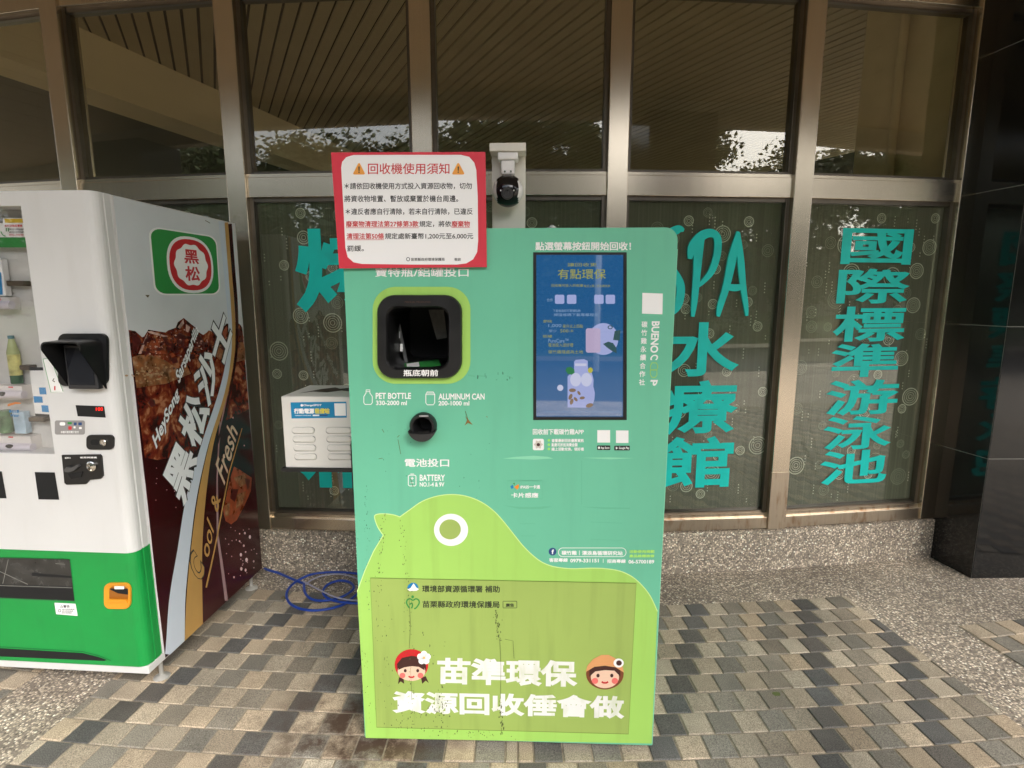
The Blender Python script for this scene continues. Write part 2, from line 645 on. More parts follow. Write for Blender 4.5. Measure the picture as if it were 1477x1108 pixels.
def rng_map(src, a, b_, c, d):
    r_ = nt.nodes.new('ShaderNodeMapRange')
    for i, v in zip(('From Min', 'From Max', 'To Min', 'To Max'), (a, b_, c, d)): r_.inputs[i].default_value = v
    nt.links.new(src, r_.inputs[0])
    return r_.outputs[0]
speck = rng_map(nnoise(330, 2).outputs[0], .3, .7, .45, 1.6)
broad = rng_map(nnoise(2.3, 8, .68).outputs[0], .3, .7, .62, 1.22)
mul = nt.nodes.new('ShaderNodeMath'); mul.operation = 'MULTIPLY'
nt.links.new(speck, mul.inputs[0]); nt.links.new(broad, mul.inputs[1])
scn = nt.nodes.new('ShaderNodeVectorMath'); scn.operation = 'SCALE'
nt.links.new(at.outputs[0], scn.inputs[0]); nt.links.new(mul.outputs[0], scn.inputs['Scale'])
# damp brown stains that run out from under the machine
stn = rng_map(nnoise(7, 7, .7).outputs[0], .42, .58, 0, .95)
dist = nt.nodes.new('ShaderNodeVectorMath'); dist.operation = 'DISTANCE'
nt.links.new(tc.outputs['Object'], dist.inputs[0]); dist.inputs[1].default_value = (-.52, 1.66, 0)
near = rng_map(dist.outputs['Value'], .14, .46, 1.0, 0.0)
st2 = nt.nodes.new('ShaderNodeMath'); st2.operation = 'MULTIPLY'
nt.links.new(stn, st2.inputs[0]); nt.links.new(near, st2.inputs[1])
mxs = nt.nodes.new('ShaderNodeMix'); mxs.data_type = 'RGBA'
nt.links.new(st2.outputs[0], mxs.inputs['Factor']); nt.links.new(scn.outputs[0], mxs.inputs['A'])
mxs.inputs['B'].default_value = (.06, .032, .018, 1)
nt.links.new(mxs.outputs['Result'], b.inputs['Base Color'])
bp = nt.nodes.new('ShaderNodeBump'); bp.inputs['Strength'].default_value = .35; bp.inputs['Distance'].default_value = .002
nt.links.new(nnoise(260, 3).outputs[0], bp.inputs['Height']); nt.links.new(bp.outputs[0], b.inputs['Normal'])
paving = obj('paving', pave, m_pav)
tag(paving, 'tan, grey and charcoal block pavers laid in curved rows', 'paving', kind='structure')
# sandy bedding that shows in the joints
bed = BM()
for pa, pb, r0 in ((-.1138, 0, 13.47), (0, .1235, 13.57), (.147, .40, 13.87), (-.40, -.1362, 13.57)):
    N = 24
    for rA, rB in ((r0, 17.75),):
        for i in range(N):
            a, b_ = pa + (pb - pa) * i / N, pa + (pb - pa) * (i + 1) / N
            f = bed.faces.new([bed.verts.new(pol(rA, a, .0012)), bed.verts.new(pol(rA, b_, .0012)), bed.verts.new(pol(rB, b_, .0012)), bed.verts.new(pol(rB, a, .0012))])
bmesh.ops.remove_doubles(bed, verts=bed.verts, dist=.0002)
bedo = obj('paving_bed', bed, mat('joint_sand', (.26, .22, .16), .95, vary=.4, vscale=40))
tag(bedo, 'pale sandy joints between the block pavers', 'paving', kind='structure')

# ------------------------------------------------------------------ the building
bld = empty('pool_building', (0, 2.767, 0), 0, 'curved bronze-framed glass front of the swimming pool building', 'building')
BI = Matrix.Translation((0, -2.767, 0))         # world -> building frame
PHI0, DPHI, RAD, HW = .0016, .0713, 13.2609, .9456 / 2
ZS, ZT0, ZT1, ZH, ZTOP = .237, 1.992, 2.104, 2.926, 3.75
def frame_at(phi, r):
    p = pol(r, phi)
    M = Matrix.Identity(4)
    M[0][0], M[1][0] = math.cos(phi), math.sin(phi)
    M[0][1], M[1][1] = -math.sin(phi), math.cos(phi)
    M[0][3], M[1][3] = p.x, p.y
    return BI @ M
def mphi(i): return PHI0 + (i - 3.5) * DPHI
FIRST, LAST = -4, 6
for i in range(FIRST, LAST + 1):
    M = frame_at(mphi(i), RAD)
    bm = BM()
    box(bm, -.0495, .0495, 0, .12, ZS, ZTOP, M, bevel=.003)
    mm = m_steel
    mo = obj('mullion', bm, mm, bld)
    if i == 5:
        bm = BM()
        box(bm, -.050, .050, -.0012, .02, ZS, .56, M)
        obj('rusty_foot', bm, m_rust, mo)
CH = RAD * math.cos(DPHI / 2)                    # distance to the middle of a bay
bay_frame = {}
for i in range(FIRST, LAST):
    M = frame_at((mphi(i) + mphi(i + 1)) / 2, CH)
    bay_frame[i] = M
    w = HW - .0497
    bm = BM()
    box(bm, -w, w, .016, .11, ZT0, ZT1 - .016, M, bevel=.002)
    box(bm, -w, w, .022, .11, ZT1 - .016, ZT1, M)
    obj('transom', bm, m_steel, bld)
    bm = BM()
    box(bm, -w, w, .008, .11, ZS, .302, M, bevel=.002)
    box(bm, -w, w, .022, .11, .302, .322, M)
    obj('sill_rail', bm, m_rust if i in (4, 5) else m_steel, bld)
    bm = BM()
    box(bm, -w, w, .012, .11, ZH, ZTOP, M, bevel=.002)
    obj('header', bm, m_steel, bld)
    for nm, z0, z1 in (('upper_window', ZT1, ZH), ('lower_window', .322, ZT0)):
        fr = BM()
        t = .020
        box(fr, -w, -w + t, .030, .085, z0, z1, M)
        box(fr, w - t, w, .030, .085, z0, z1, M)
        box(fr, -w + t, w - t, .036, .085, z1 - t, z1, M)
        box(fr, -w + t, w - t, .036, .085, z0, z0 + t * .7, M)
        wo = obj(nm, fr, m_dark_alu, bld)
        gl = BM()
        box(gl, -w + t, w - t, .056, .060, z0 + t * .7, z1 - t, M)
        obj('glass', gl, m_glass_u if nm == 'upper_window' else m_glass_l, wo)
        if nm == 'lower_window':
            fb = BM()
            fb.faces.new([fb.verts.new(M @ Vector(p)) for p in ((-w + t, .064, z0 + t), (w - t, .064, z0 + t), (w - t, .064, z1 - t), (-w + t, .064, z1 - t))])
            obj('dark_film', fb, m_film, wo)
            # printed circles and falling dots
            r2 = random.Random(100 + i)
            pr, pf = BM(), BM()
            def annulus(bb, cx, cz, ra, rb, n=28):
                va, vb = [], []
                for k in range(n):
                    a = 2 * math.pi * k / n
                    va.append(bb.verts.new(M @ Vector((cx + ra * math.cos(a), .0625, cz + ra * math.sin(a)))))
                    vb.append(bb.verts.new(M @ Vector((cx + rb * math.cos(a), .0625, cz + rb * math.sin(a)))))
                for k in range(n):
                    bb.faces.new((va[k], va[(k + 1) % n], vb[(k + 1) % n], vb[k]))
            def dot(bb, x, z, s):
                bb.faces.new([bb.verts.new(M @ Vector(p)) for p in ((x - s, .0625, z - s), (x + s, .0625, z - s), (x + s, .0625, z + s), (x - s, .0625, z + s))])
            placed = []
            tries = 0
            while len(placed) < 46 and tries < 2500:
                tries += 1
                rad = r2.choice((.024, .024, .032, .040, .048))
                cx, cz = r2.uniform(-w + .05, w - .05), r2.uniform(z0 + .06, z1 - .04)
                if any(math.hypot(cx - a, cz - b_) < (rad + c) * 1.12 for a, b_, c in placed): continue
                placed.append((cx, cz, rad))
                bb = pf if r2.random() < .45 else pr
                nr = 4 if rad > .034 else 3
                for k in range(1, nr):
                    annulus(bb, cx, cz, rad * (k / nr) - .0010, rad * (k / nr) + .0012)
                if bb is pr:
                    n = int(2 * math.pi * rad / .0062)
                    for k in range(n):
                        a = 2 * math.pi * k / n
                        dot(bb, cx + rad * math.cos(a), cz + rad * math.sin(a), .0026)
                else:
                    annulus(bb, cx, cz, rad - .003, rad)
            for k in range(70):
                x, z = r2.uniform(-w + .03, w - .03), r2.uniform(z0 + .05, z1 - .05)
                for q in range(r2.randint(2, 4)):
                    dot(pr, x, z - q * .016, .0027)
            obj('film_pattern', pr, m_print, wo)
            obj('film_pattern', pf, m_printf, wo)
# pebble-dash plinth under the glass
bm = BM()
N = LAST - FIRST
front, back = [], []
for i in range(FIRST, LAST + 1):
    e = .06 if i == LAST else 0
    front.append(frame_at(mphi(i), RAD + .010) @ Vector((e, 0, 0)))
    back.append(frame_at(mphi(i), RAD - .25) @ Vector((e, 0, 0)))
fb, ft, bt = [[bm.verts.new(p + Vector((0, 0, z))) for p in ps] for ps, z in ((front, -.05), (front, ZS - .004), (back, ZS - .002))]
for i in range(N):
    bm.faces.new((fb[i], fb[i + 1], ft[i + 1], ft[i]))
    bm.faces.new((ft[i], ft[i + 1], bt[i + 1], bt[i]))
bbm = [bm.verts.new(p + Vector((0, 0, -.05))) for p in back]
bm.faces.new((fb[-1], bbm[-1], bt[-1], ft[-1]))
obj('plinth', bm, m_peb_w, bld)
# inside: slatted ceiling, bulkhead, walls, floor
CZ = 3.40
bm = BM()
ang = math.atan2(.544, 1.0127)
SM = BI @ Matrix.Translation((-1.5, 3.2, 0)) @ Matrix.Rotation(ang, 4, 'Z')
for k in range(-70, 75):
    box(bm, k * .1 - .040, k * .1 + .040, -4.2, 9, CZ, CZ + .02, SM)
cs = bm.faces[:]
# trim the slats so that none pokes out through the glass front
g = bm.verts[:] + bm.edges[:] + bm.faces[:]
for i in range(FIRST, LAST):
    Mb = bay_frame[i]
    n = (Mb.to_3x3() @ Vector((0, 1, 0))).normalized()
    bmesh.ops.bisect_plane(bm, geom=bm.verts[:] + bm.edges[:] + bm.faces[:], plane_co=Mb @ Vector((0, .125, 0)), plane_no=n, clear_inner=True)
obj('interior_ceiling', bm, m_slat, bld)
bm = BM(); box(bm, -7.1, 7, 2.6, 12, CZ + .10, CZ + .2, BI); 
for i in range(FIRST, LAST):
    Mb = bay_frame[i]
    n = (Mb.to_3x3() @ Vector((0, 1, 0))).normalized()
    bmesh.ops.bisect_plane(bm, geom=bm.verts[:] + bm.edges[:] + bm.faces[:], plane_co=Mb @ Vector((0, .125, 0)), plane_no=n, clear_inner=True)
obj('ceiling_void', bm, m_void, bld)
bm = BM(); box(bm, -7.5, 7.5, 3.0, 13, .03, .10, BI); obj('interior_floor', bm, m_intfloor, bld)
bm = BM(); box(bm, -7.2, 7.2, 12.0, 12.15, .1, CZ + .1, BI); obj('interior_wall', bm, m_intwall, bld)
for k in range(5):  # unseen glazed ends, added to let daylight brighten the interior
    y0_ = 4.3 + k * 1.55
    bm = BM()
    box(bm, 7.03, 7.15, y0_, y0_ + .1, .1, ZTOP - .03, BI); obj('added_end_mullion', bm, m_steel, bld)
    if k < 4:
        bm = BM(); box(bm, 7.085, 7.095, y0_ + .1, y0_ + 1.55, .1, CZ, BI); obj('added_end_glass', bm, m_glass_l, bld)
    bm = BM()
    box(bm, -7.25, -7.13, y0_, y0_ + .1, .1, ZTOP - .03, BI); obj('added_end_mullion', bm, m_steel, bld)
    if k < 4:
        bm = BM(); box(bm, -7.195, -7.185, y0_ + .1, y0_ + 1.55, .1, CZ, BI); obj('added_end_glass', bm, m_glass_l, bld)
# bulkhead beam running away to the right under the slats
bd = Vector((.279, .960, 0)); bn = Vector((-.960, .279, 0))
p0 = Vector((-3.10, 4.2, 0)) - bd * .75
bm = BM()
prism(bm, [p0 + Vector((0, 0, 3.0)), p0 + bd * 8 + Vector((0, 0, 3.0)), p0 + bd * 8 + Vector((0, 0, CZ - .003)), p0 + Vector((0, 0, CZ - .003))], bn * .35, BI)
obj('bulkhead', bm, mat('bulkhead_cream', (.78, .68, .50), .7), bld)
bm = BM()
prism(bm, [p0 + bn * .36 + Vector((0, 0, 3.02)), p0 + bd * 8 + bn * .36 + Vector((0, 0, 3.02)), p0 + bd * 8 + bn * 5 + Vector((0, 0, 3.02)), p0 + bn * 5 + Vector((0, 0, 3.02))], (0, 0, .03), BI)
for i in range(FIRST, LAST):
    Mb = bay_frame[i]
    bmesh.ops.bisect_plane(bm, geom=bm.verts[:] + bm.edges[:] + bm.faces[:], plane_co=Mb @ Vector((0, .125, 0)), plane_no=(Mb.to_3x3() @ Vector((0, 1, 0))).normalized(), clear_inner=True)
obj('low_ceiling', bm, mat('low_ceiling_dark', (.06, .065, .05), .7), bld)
# cream wall on the right with a round-edged pilaster and a pipe
wd = Vector((-.35, .937, 0))
q0 = Vector((2.48, 3.115, 0)); q1 = q0 + wd * .43
wn_ = Vector((.937, .35, 0))
bm = BM()
prism(bm, [q0 + Vector((0, 0, .1)), q1 + Vector((0, 0, .1)), q1 + Vector((0, 0, CZ - .003)), q0 + Vector((0, 0, CZ - .003))], wn_ * .12, BI)
obj('interior_wall', bm, m_cream, bld)
bm = BM()
prism(bm, [q1 + wd * .002 - wn_ * .03 + Vector((0, 0, .1)), q1 + wd * .235 - wn_ * .03 + Vector((0, 0, .1)), q1 + wd * .235 - wn_ * .03 + Vector((0, 0, CZ - .004)), q1 + wd * .002 - wn_ * .03 + Vector((0, 0, CZ - .004))], wn_ * .3, BI)
obj('pilaster', bm, m_cream, bld)
bm = BM(); pp_ = q1 + wd * -.02 - wn_ * .045
tube(bm, [BI @ (pp_ + Vector((0, 0, .1))), BI @ (pp_ + Vector((0, 0, CZ - .006)))], .025, 10)
obj('pipe', bm, m_cream, bld, smooth=True)
# wall, and unseen roof slab added to block the sky over the interior
bm = BM(); box(bm, -7.3, 9, 3.25, 12.2, ZTOP - .02, ZTOP + .25, BI); obj('roof', bm, m_concrete, bld)
bm = BM(); box(bm, 3.76, 7.3, 2.95, 3.2, 0, ZTOP - .02, BI); obj('side_wall', bm, m_concrete, bld)

# canopy over the forecourt
can = empty('entrance_canopy', (1, -.9, 0), 0, 'deep beige canopy roof over the forecourt, seen mirrored in the upper glass', 'canopy')
CI = Matrix.Translation((-1, .9, 0))
bm = BM()
for k in range(0, 44):
    x = -14 + k * .5
    box(bm, x, x + .488, -.85, 3.2, ZTOP, ZTOP + .03, CI)
obj('soffit', bm, m_soffit, can)
bm = BM(); box(bm, -14, 8, -.85, 3.2, ZTOP + .04, ZTOP + .3, CI); obj('roof_slab', bm, m_concrete, can)
bm = BM(); box(bm, -14.1, 8.1, -1.0, -.85, 3.49, ZTOP + .4, CI, bevel=.02); obj('fascia_beam', bm, m_concrete, can)
for x in (2.36, -6.2):
    bm = BM(); box(bm, x - .39, x + .39, -1.01, -.40, 0, 3.49, CI, bevel=.01)
    obj('column', bm, m_granite, can)

# granite pier on the right
pier = empty('granite_pier', (2.47, 2.75, 0), 0, 'polished black granite pier at the right end of the glass front', 'pier')
PI_ = Matrix.Translation((-2.47, -2.75, 0))
def outline(z, e=0.0):
    return [(2.473 + e, 2.739 + e, z), (3.75, 2.760 + e, z), (3.75, 4.0, z), (2.75, 4.0, z), (2.62, 3.10, z), (2.43 + e, 3.07, z), (2.439 + e, 2.943, z)]
zz = [0, .667, 1.352, 2.034, 2.718, 3.402, ZTOP - .01]
for a, b_ in zip(zz, zz[1:]):
    bm = BM()
    prism(bm, outline(a + .002), (0, 0, b_ - a - .004), PI_)
    bmesh.ops.bevel(bm, geom=[e for e in bm.edges if abs(e.verts[0].co.z - e.verts[1].co.z) > .1], offset=.004, segments=2, affect='EDGES')
    obj('granite_slab', bm, m_granite, pier)
bm = BM()
prism(bm, outline(.001, .003), (0, 0, ZTOP - .02), PI_)
obj('joint', bm, m_grout, pier)

# ------------------------------------------------------------------ bottle recycling machine
MX, MY, MA = -.0132, 1.6173, -.038
m_mint = mat('mint_paint', (.142, .505, .325), .40, vary=.06, vscale=2.2, bump=.02, bscale=30, dirt=.2, dirtcol=(.09, .28, .17), dscale=2.4, dstretch=(7, 7, .8))
m_mint_side = mat('mint_side', (.17, .55, .36), .45, vary=.06, vscale=3)
m_mint_ghost = mat('mint_dark', (.125, .46, .285), .5)
m_mint_hi = mat('mint_pale', (.26, .66, .44), .4)
m_lime = mat('lime_vinyl', (.36, .63, .125), .4, vary=.05, vscale=2.5, dirt=.25, dirtcol=(.20, .30, .05), dscale=2.6, dstretch=(9, 9, .7))
m_olive = mat('lime_magnet_sheet', (.33, .455, .108), .42, vary=.06, vscale=2.2, dirt=.3, dirtcol=(.13, .17, .04), dscale=2.6, dstretch=(9, 9, .7))
m_white = mat('white_vinyl', (.88, .88, .86), .5)
m_whitew = mat('worn_white_vinyl', (.80, .80, .76), .5, dirt=.5, dirtcol=(.35, .45, .12), dscale=6, dstretch=(4, 4, 1.5))
m_ink = mat('black_ink', (.02, .02, .02), .6)
m_ink_soft = mat('dark_ink', (.035, .045, .02), .6)
m_red_ink = mat('red_ink', (.60, .035, .04), .6)
m_blackp = mat('black_plastic', (.008, .008, .0085), .38, vary=.25, vscale=14, bump=.03, bscale=90)
m_blacks = mat('soft_black_plastic', (.022, .022, .022), .5, vary=.3, vscale=30, dirt=.5, dirtcol=(.07, .055, .04), dscale=14, dstretch=(1, 1, 1))
m_hole = mat('dark_cavity', (.006, .006, .006), .8)
m_metal = mat('chrome', (.62, .60, .56), .18, 1.0)
m_grime = mat('black_grime', (.10, .125, .035), .8)
m_grime2 = mat('brown_grime', (.12, .10, .05), .8)
m_orange = mat('orange_print', (.85, .25, .02), .5)
m_blue = mat('blue_print', (.0, .20, .47), .45)
m_navy = mat('navy_print', (.015, .06, .20), .5)
m_dgreen = mat('green_print', (.03, .27, .05), .5)
m_skin = mat('pale_skin_print', (.80, .55, .40), .55)
m_blush = mat('blush_print', (.80, .16, .14), .55)
m_hair = mat('dark_brown_print', (.055, .016, .012), .55)
m_redp = mat('red_print', (.55, .012, .018), .5)

mach = empty('recycling_machine', (MX, MY, 0), MA, 'tall mint green bottle recycling machine with a lime bird graphic and blue screen', 'recycling machine')
W2, HT, ZB = .481, 1.694, .030
def arc(cx, cz, r, a0, a1, n=8):
    return [(cx + r * math.cos(R(a0 + (a1 - a0) * k / n)), cz + r * math.sin(R(a0 + (a1 - a0) * k / n))) for k in range(n + 1)]
panel_out = [(-W2 - .004, ZB), (W2 - .004, ZB)] + arc(W2 + .004 - .036, HT - .036, .036, 0, 90) + arc(-W2 + .036, HT - .036, .036, 90, 180)
fm = Face(mach, 1, 0.0)
def lp(pp): return [(p.x, p.z) for p in fm.pts(pp)]
hole = lp(rr(557, 440, 650.5, 534, 16))
bhole = lp(ell(611.5, 613, 12.5, 12.5, 20))
shole = lp([(769, 364), (904, 364), (904, 606), (769, 606)])
plate(mach, 'front_panel', [panel_out, hole, bhole, shole], .018, m_mint)
# cabinet body behind the front panel (open where the intake is)
def rot_outline(inset):
    return [(-W2 + inset, ZB + .02), (W2 - .006 - inset, ZB + .02)] + arc(W2 - .036 - inset, HT - .04 - inset, .034, 0, 90) + arc(-W2 + .036 + inset, HT - .04 - inset, .034, 90, 180)
bm = BM()
o1 = rot_outline(.006)
n = len(o1)
va = [bm.verts.new((x, .018, z)) for x, z in o1]
vb = [bm.verts.new((x, .70, z)) for x, z in o1]
for i in range(n): bm.faces.new((va[i], va[(i + 1) % n], vb[(i + 1) % n], vb[i]))
bm.faces.new(vb)
obj('cabinet', bm, m_mint_side, mach)
bm = BM(); box(bm, -W2 + .05, W2 - .06, .05, .65, 0, ZB + .02); obj('base', bm, m_hole, mach)
# slightly paler edge on the right side of the front panel
bm = BM(); prism(bm, [(W2 - .0035, .0005, ZB + .002), (W2 - .0015, .0005, ZB + .002), (W2 + .0055, .0005, HT - .06), (W2 + .0035, .0005, HT - .06)], (0, .016, 0))
obj('edge_trim', bm, m_mint_hi, mach)

# bird graphic
def z6(pp): return [(500 + x / 2.842, 700 + y / 2.842) for x, y in pp]
bird = z6([(43, 437), (75, 350), (110, 272), (150, 205)]) + \
    [(p.x, p.y) for p in smooth_path([(*q, 0) for q in z6([(150, 205), (128, 172), (115, 135), (120, 121), (150, 117), (190, 121), (218, 130)])], 5)][1:] + \
    [(p.x, p.y) for p in smooth_path([(*q, 0) for q in z6([(218, 130), (260, 100), (310, 66), (370, 45), (430, 38), (490, 45), (550, 68), (600, 103), (640, 145), (680, 195), (720, 245), (760, 285), (800, 315), (850, 334), (920, 342), (1000, 340), (1060, 342), (1120, 352), (1170, 375), (1210, 410), (1245, 455), (1274, 517)])], 4)][1:] + \
    z6([(1250, 1059), (78, 1036)])
shape(fm, 'bird_graphic', bird, m_lime, .0006)
pb = z6([(43, 437), (75, 350), (110, 272), (150, 205)])
m_limeedge = mat('pale_lime_edge', (.62, .84, .33), .4)
strokes(fm, 'graphic_outline', [bird[:-2]], 1.3, m_limeedge, .0009)
shape(fm, 'magnet_sheet', z6([(97, 380), (1187, 402), (1155, 1020), (123, 992)]), m_olive, .0016)
strokes(fm, 'sheet_edge', [z6([(97, 380), (1187, 402), (1155, 1020), (123, 992)])], .9, mat('sheet_shadow_edge', (.17, .26, .04), .5), .0019, closed=True)
ringshape(fm, 'bird_eye', [z6([p])[0] for p in ell(428, 183, 70, 66, 40)], [z6([p])[0] for p in ell(424, 181, 44, 41, 40)], m_white, .0016)
shape(fm, 'bird_pupil', [z6([p])[0] for p in ell(424, 181, 44, 41, 40)], m_olive, .0014)

# bottle intake
bezel_out, bezel_in = rr(546, 425.4, 667, 545, 25, 7), rr(560.5, 443.5, 647, 530.4, 15, 7)
shape_l = ringshape(fm, 'lime_surround', rr(537.4, 413.8, 678.6, 553.7, 33, 8), rr(550, 429, 663, 541, 22, 8), m_lime, .0018)
intake = None
bm = BM()
def loops(bm, list_of_loops, mi=0):
    rows = [[bm.verts.new(p) for p in L] for L in list_of_loops]
    for a, b_ in zip(rows, rows[1:]):
        n = len(a)
        for i in range(n): bm.faces.new((a[i], a[(i + 1) % n], b_[(i + 1) % n], b_[i]))
    return rows
O0, I0 = fm.pts(bezel_out), fm.pts(bezel_in)
def sh(P, y): return [Vector((p.x, y, p.z)) for p in P]
def inset(P, k):
    c = sum(P, Vector()) / len(P)
    return [c + (p - c) * k for p in P]
loops(bm, [sh(O0, -.0005), sh(O0, -.014), sh(inset(O0, .98), -.019), sh(inset(I0, 1.05), -.019), sh(inset(I0, 1.0), -.013), sh(I0, .018), sh(inset(I0, 1.02), .30)])
intake = obj('intake_bezel', bm, m_blackp, mach, smooth=True)
bm = BM()
c = sum(I0, Vector()) / len(I0)
L = sh(inset(I0, 1.3), .29)
bm.faces.new([bm.verts.new(p) for p in L])
obj('intake_back', bm, m_hole, mach, normals=False)
fb_ = Face(mach, 1, -.0195)
ftext(fb_, '瓶底朝前', 582, 533.2, 632, 543, m_white, .02, lift=.0004, parent=mach)
ftext(fb_, 'MANUAL PRODUCED', 584, 434.5, 621, 437, mat('bezel_brown_print', (.10, .045, .03), .6), 0, lift=.0004)
f_in = Face(mach, 1, .14)
f_fl = Face(mach, 2, min(p.z for p in I0) + .0015)
shape(f_fl, 'intake_label', [(583, 524.5), (632, 518.5), (636, 527), (622, 529.2), (584, 529.6)], m_dgreen, 0)
shape(f_fl, 'intake_label', [(586, 524.6), (604, 522.2), (605, 528.8), (587, 529)], m_white, .0006)
bm = BM()
pp_ = f_in.pts([(570, 456), (574, 455), (588, 522), (584, 524)])
prism(bm, pp_, (0, .01, 0)); obj('intake_flap_hinge', bm, mat('dull_metal', (.22, .22, .22), .4, .9), mach)
shape(f_in, 'flap_clip', rr(573, 478, 577, 488, 1), m_white, .004); shape(f_in, 'flap_clip', rr(577, 496, 581, 507, 1), m_white, .004)
shape(f_in, 'intake_wall_sheen', [(618, 447), (640, 447), (645, 487), (630, 490)], mat('painted_sheen', (.06, .055, .045), .6, vary=.4, vscale=40), -.02)  # sheen on the intake wall, painted as a paler patch

# battery slot
cb = fm.at(611.5, 613)
bm = BM()
MB_ = Matrix.Translation((cb.x, 0, cb.z)) @ Matrix.Rotation(math.pi / 2, 4, 'X')
prof = [(.0405, .0005), (.0405, .018), (.036, .026), (.030, .026), (.0255, .018), (.0245, -.05)]
rings = []
for r_, z in prof:
    rings.append([MB_ @ Vector((r_ * math.cos(2 * math.pi * k / 32), r_ * math.sin(2 * math.pi * k / 32), z)) for k in range(32)])
loops(bm, rings)
obj('battery_slot', bm, m_blackp, mach, smooth=True)
bm = BM()
bm.faces.new([bm.verts.new(Vector((cb.x + .03 * math.cos(a), .045, cb.z + .03 * math.sin(a)))) for a in [2 * math.pi * k / 24 for k in range(24)]])
obj('slot_back', bm, m_hole, mach, normals=False)
bm = BM()
lipo = [(cb.x - .041 + .001 * 0, cb.z - .012)] 
pts = [(cb.x + .0425 * math.cos(R(a)), cb.z + .0425 * math.sin(R(a))) for a in range(195, 346, 10)]
pts += [(cb.x + .033, cb.z - .016), (cb.x, cb.z - .020), (cb.x - .034, cb.z - .018)]
prism(bm, [(x, -.001, z) for x, z in pts], (0, -.040, 0))
obj('slot_lip', bm, m_blacks, mach)
shape(fm, 'slot_sticker', rr(604.5, 599, 618, 601.5, 1), mat('grey_print', (.3, .3, .3), .5), .0275)

# screen
bm = BM()
S0 = fm.pts([(769, 364), (904, 364), (904, 606), (769, 606)])
S1 = fm.pts([(773.5, 367.5), (899.5, 367.5), (899, 602), (773.5, 602)])
loops(bm, [sh(S0, -.0006), sh(S1, -.0006), sh(S1, .010)])
obj('screen_frame', bm, m_blackp, mach)
m_scr = bpy.data.materials.new('lit_screen')
m_scr.use_nodes = True
b = m_scr.node_tree.nodes['Principled BSDF']
b.inputs['Base Color'].default_value = (.004, .008, .016, 1)
b.inputs['Roughness'].default_value = .035
b.inputs['Specular IOR Level'].default_value = 1.0
b.inputs['Emission Color'].default_value = (.014, .085, .22, 1)
b.inputs['Emission Strength'].default_value = .32
b.inputs['Coat Weight'].default_value = 1
b.inputs['Coat IOR'].default_value = 1.9
b.inputs['Coat Roughness'].default_value = .02
fs = Face(mach, 1, .008)
scr = shape(fs, 'screen', [(770, 365), (903, 365), (903, 605), (770, 605)], m_scr, 0)
def em(name, col, s=.28):
    m = mat(name, (.01, .01, .01), .04, spec=.7)
    b_ = m.node_tree.nodes['Principled BSDF']
    b_.inputs['Emission Color'].default_value = (*col, 1)
    b_.inputs['Emission Strength'].default_value = s
    return m
e_gold, e_pale, e_lav, e_pink, e_dk, e_br, e_white = em('screen_gold', (.30, .30, .07)), em('screen_pale', (.22, .33, .50)), em('screen_lavender', (.32, .36, .62)), em('screen_pink', (.42, .34, .50)), em('screen_dark', (.03, .08, .09)), em('screen_brown', (.20, .13, .08)), em('screen_white', (.50, .52, .68))
L1, L2, L3 = .0008, .0014, .0020
def S(px, py): return (760 + px / 4.2625, 360 + py / 4.26)
def Sp(pp): return [S(x, y) for x, y in pp]
def stx(s, x0, y0, x1, y1, m, bold=0): return ftext(fs, s, *S(x0, y0), *S(x1, y1), m, bold, lift=L1, parent=scr, res=2)
stx('有點環保', 190, 120, 485, 182, e_gold, .006)
stx('讓回收更', 250, 82, 430, 105, e_gold)
stx('回收機可投入的瓶罐', 150, 212, 345, 230, e_gold); stx('每日上限三百支請洗淨', 350, 216, 510, 232, e_gold)
stx('下載會員即可累積點數', 160, 368, 330, 385, e_pale); stx('掃描條碼下載專屬程式', 165, 392, 440, 410, e_pale)
for x in (172, 246, 414, 484): shape(fs, 'screen_icon', [S(*p) for p in rr(x, 278, x + 58, 334, 9)], e_lav, L1, scr)
stx('合作', 122, 300, 160, 320, e_pale)
stx('寶特瓶', 100, 432, 155, 450, e_gold); stx('1,000', 132, 458, 212, 480, e_pale); stx('毫升以上四點', 220, 460, 345, 482, e_gold)
stx('500', 205, 490, 255, 510, e_gold); stx('至少', 135, 492, 185, 508, e_pale); stx('二點', 258, 492, 285, 508, e_gold)
stx('鋁罐', 98, 524, 155, 542, e_gold); stx('PureCare™', 132, 548, 255, 572, e_pale); stx('電池投入送好禮', 132, 575, 285, 598, e_gold)
stx('碳竹雞隨處為土地', 132, 618, 345, 640, e_gold)
shape(fs, 'screen_card', [S(*p) for p in ell(470, 550, 92, 98, 32)], e_lav, L1, scr)
shape(fs, 'screen_card', [S(*p) for p in rr(362, 484, 452, 634, 14)], e_pink, L2, scr)
shape(fs, 'screen_umbrella', Sp([(468, 580), (500, 566), (530, 575), (550, 605), (552, 638), (520, 622), (490, 600)]), e_dk, L2, scr)
shape(fs, 'screen_bag', Sp([(540, 500), (575, 495), (570, 560), (530, 556)]), e_dk, L2, scr)
ringshape(fs, 'screen_ring', [S(*p) for p in ell(512, 478, 16, 12, 18)], [S(*p) for p in ell(512, 478, 10, 7, 18)], e_dk, L2, scr)
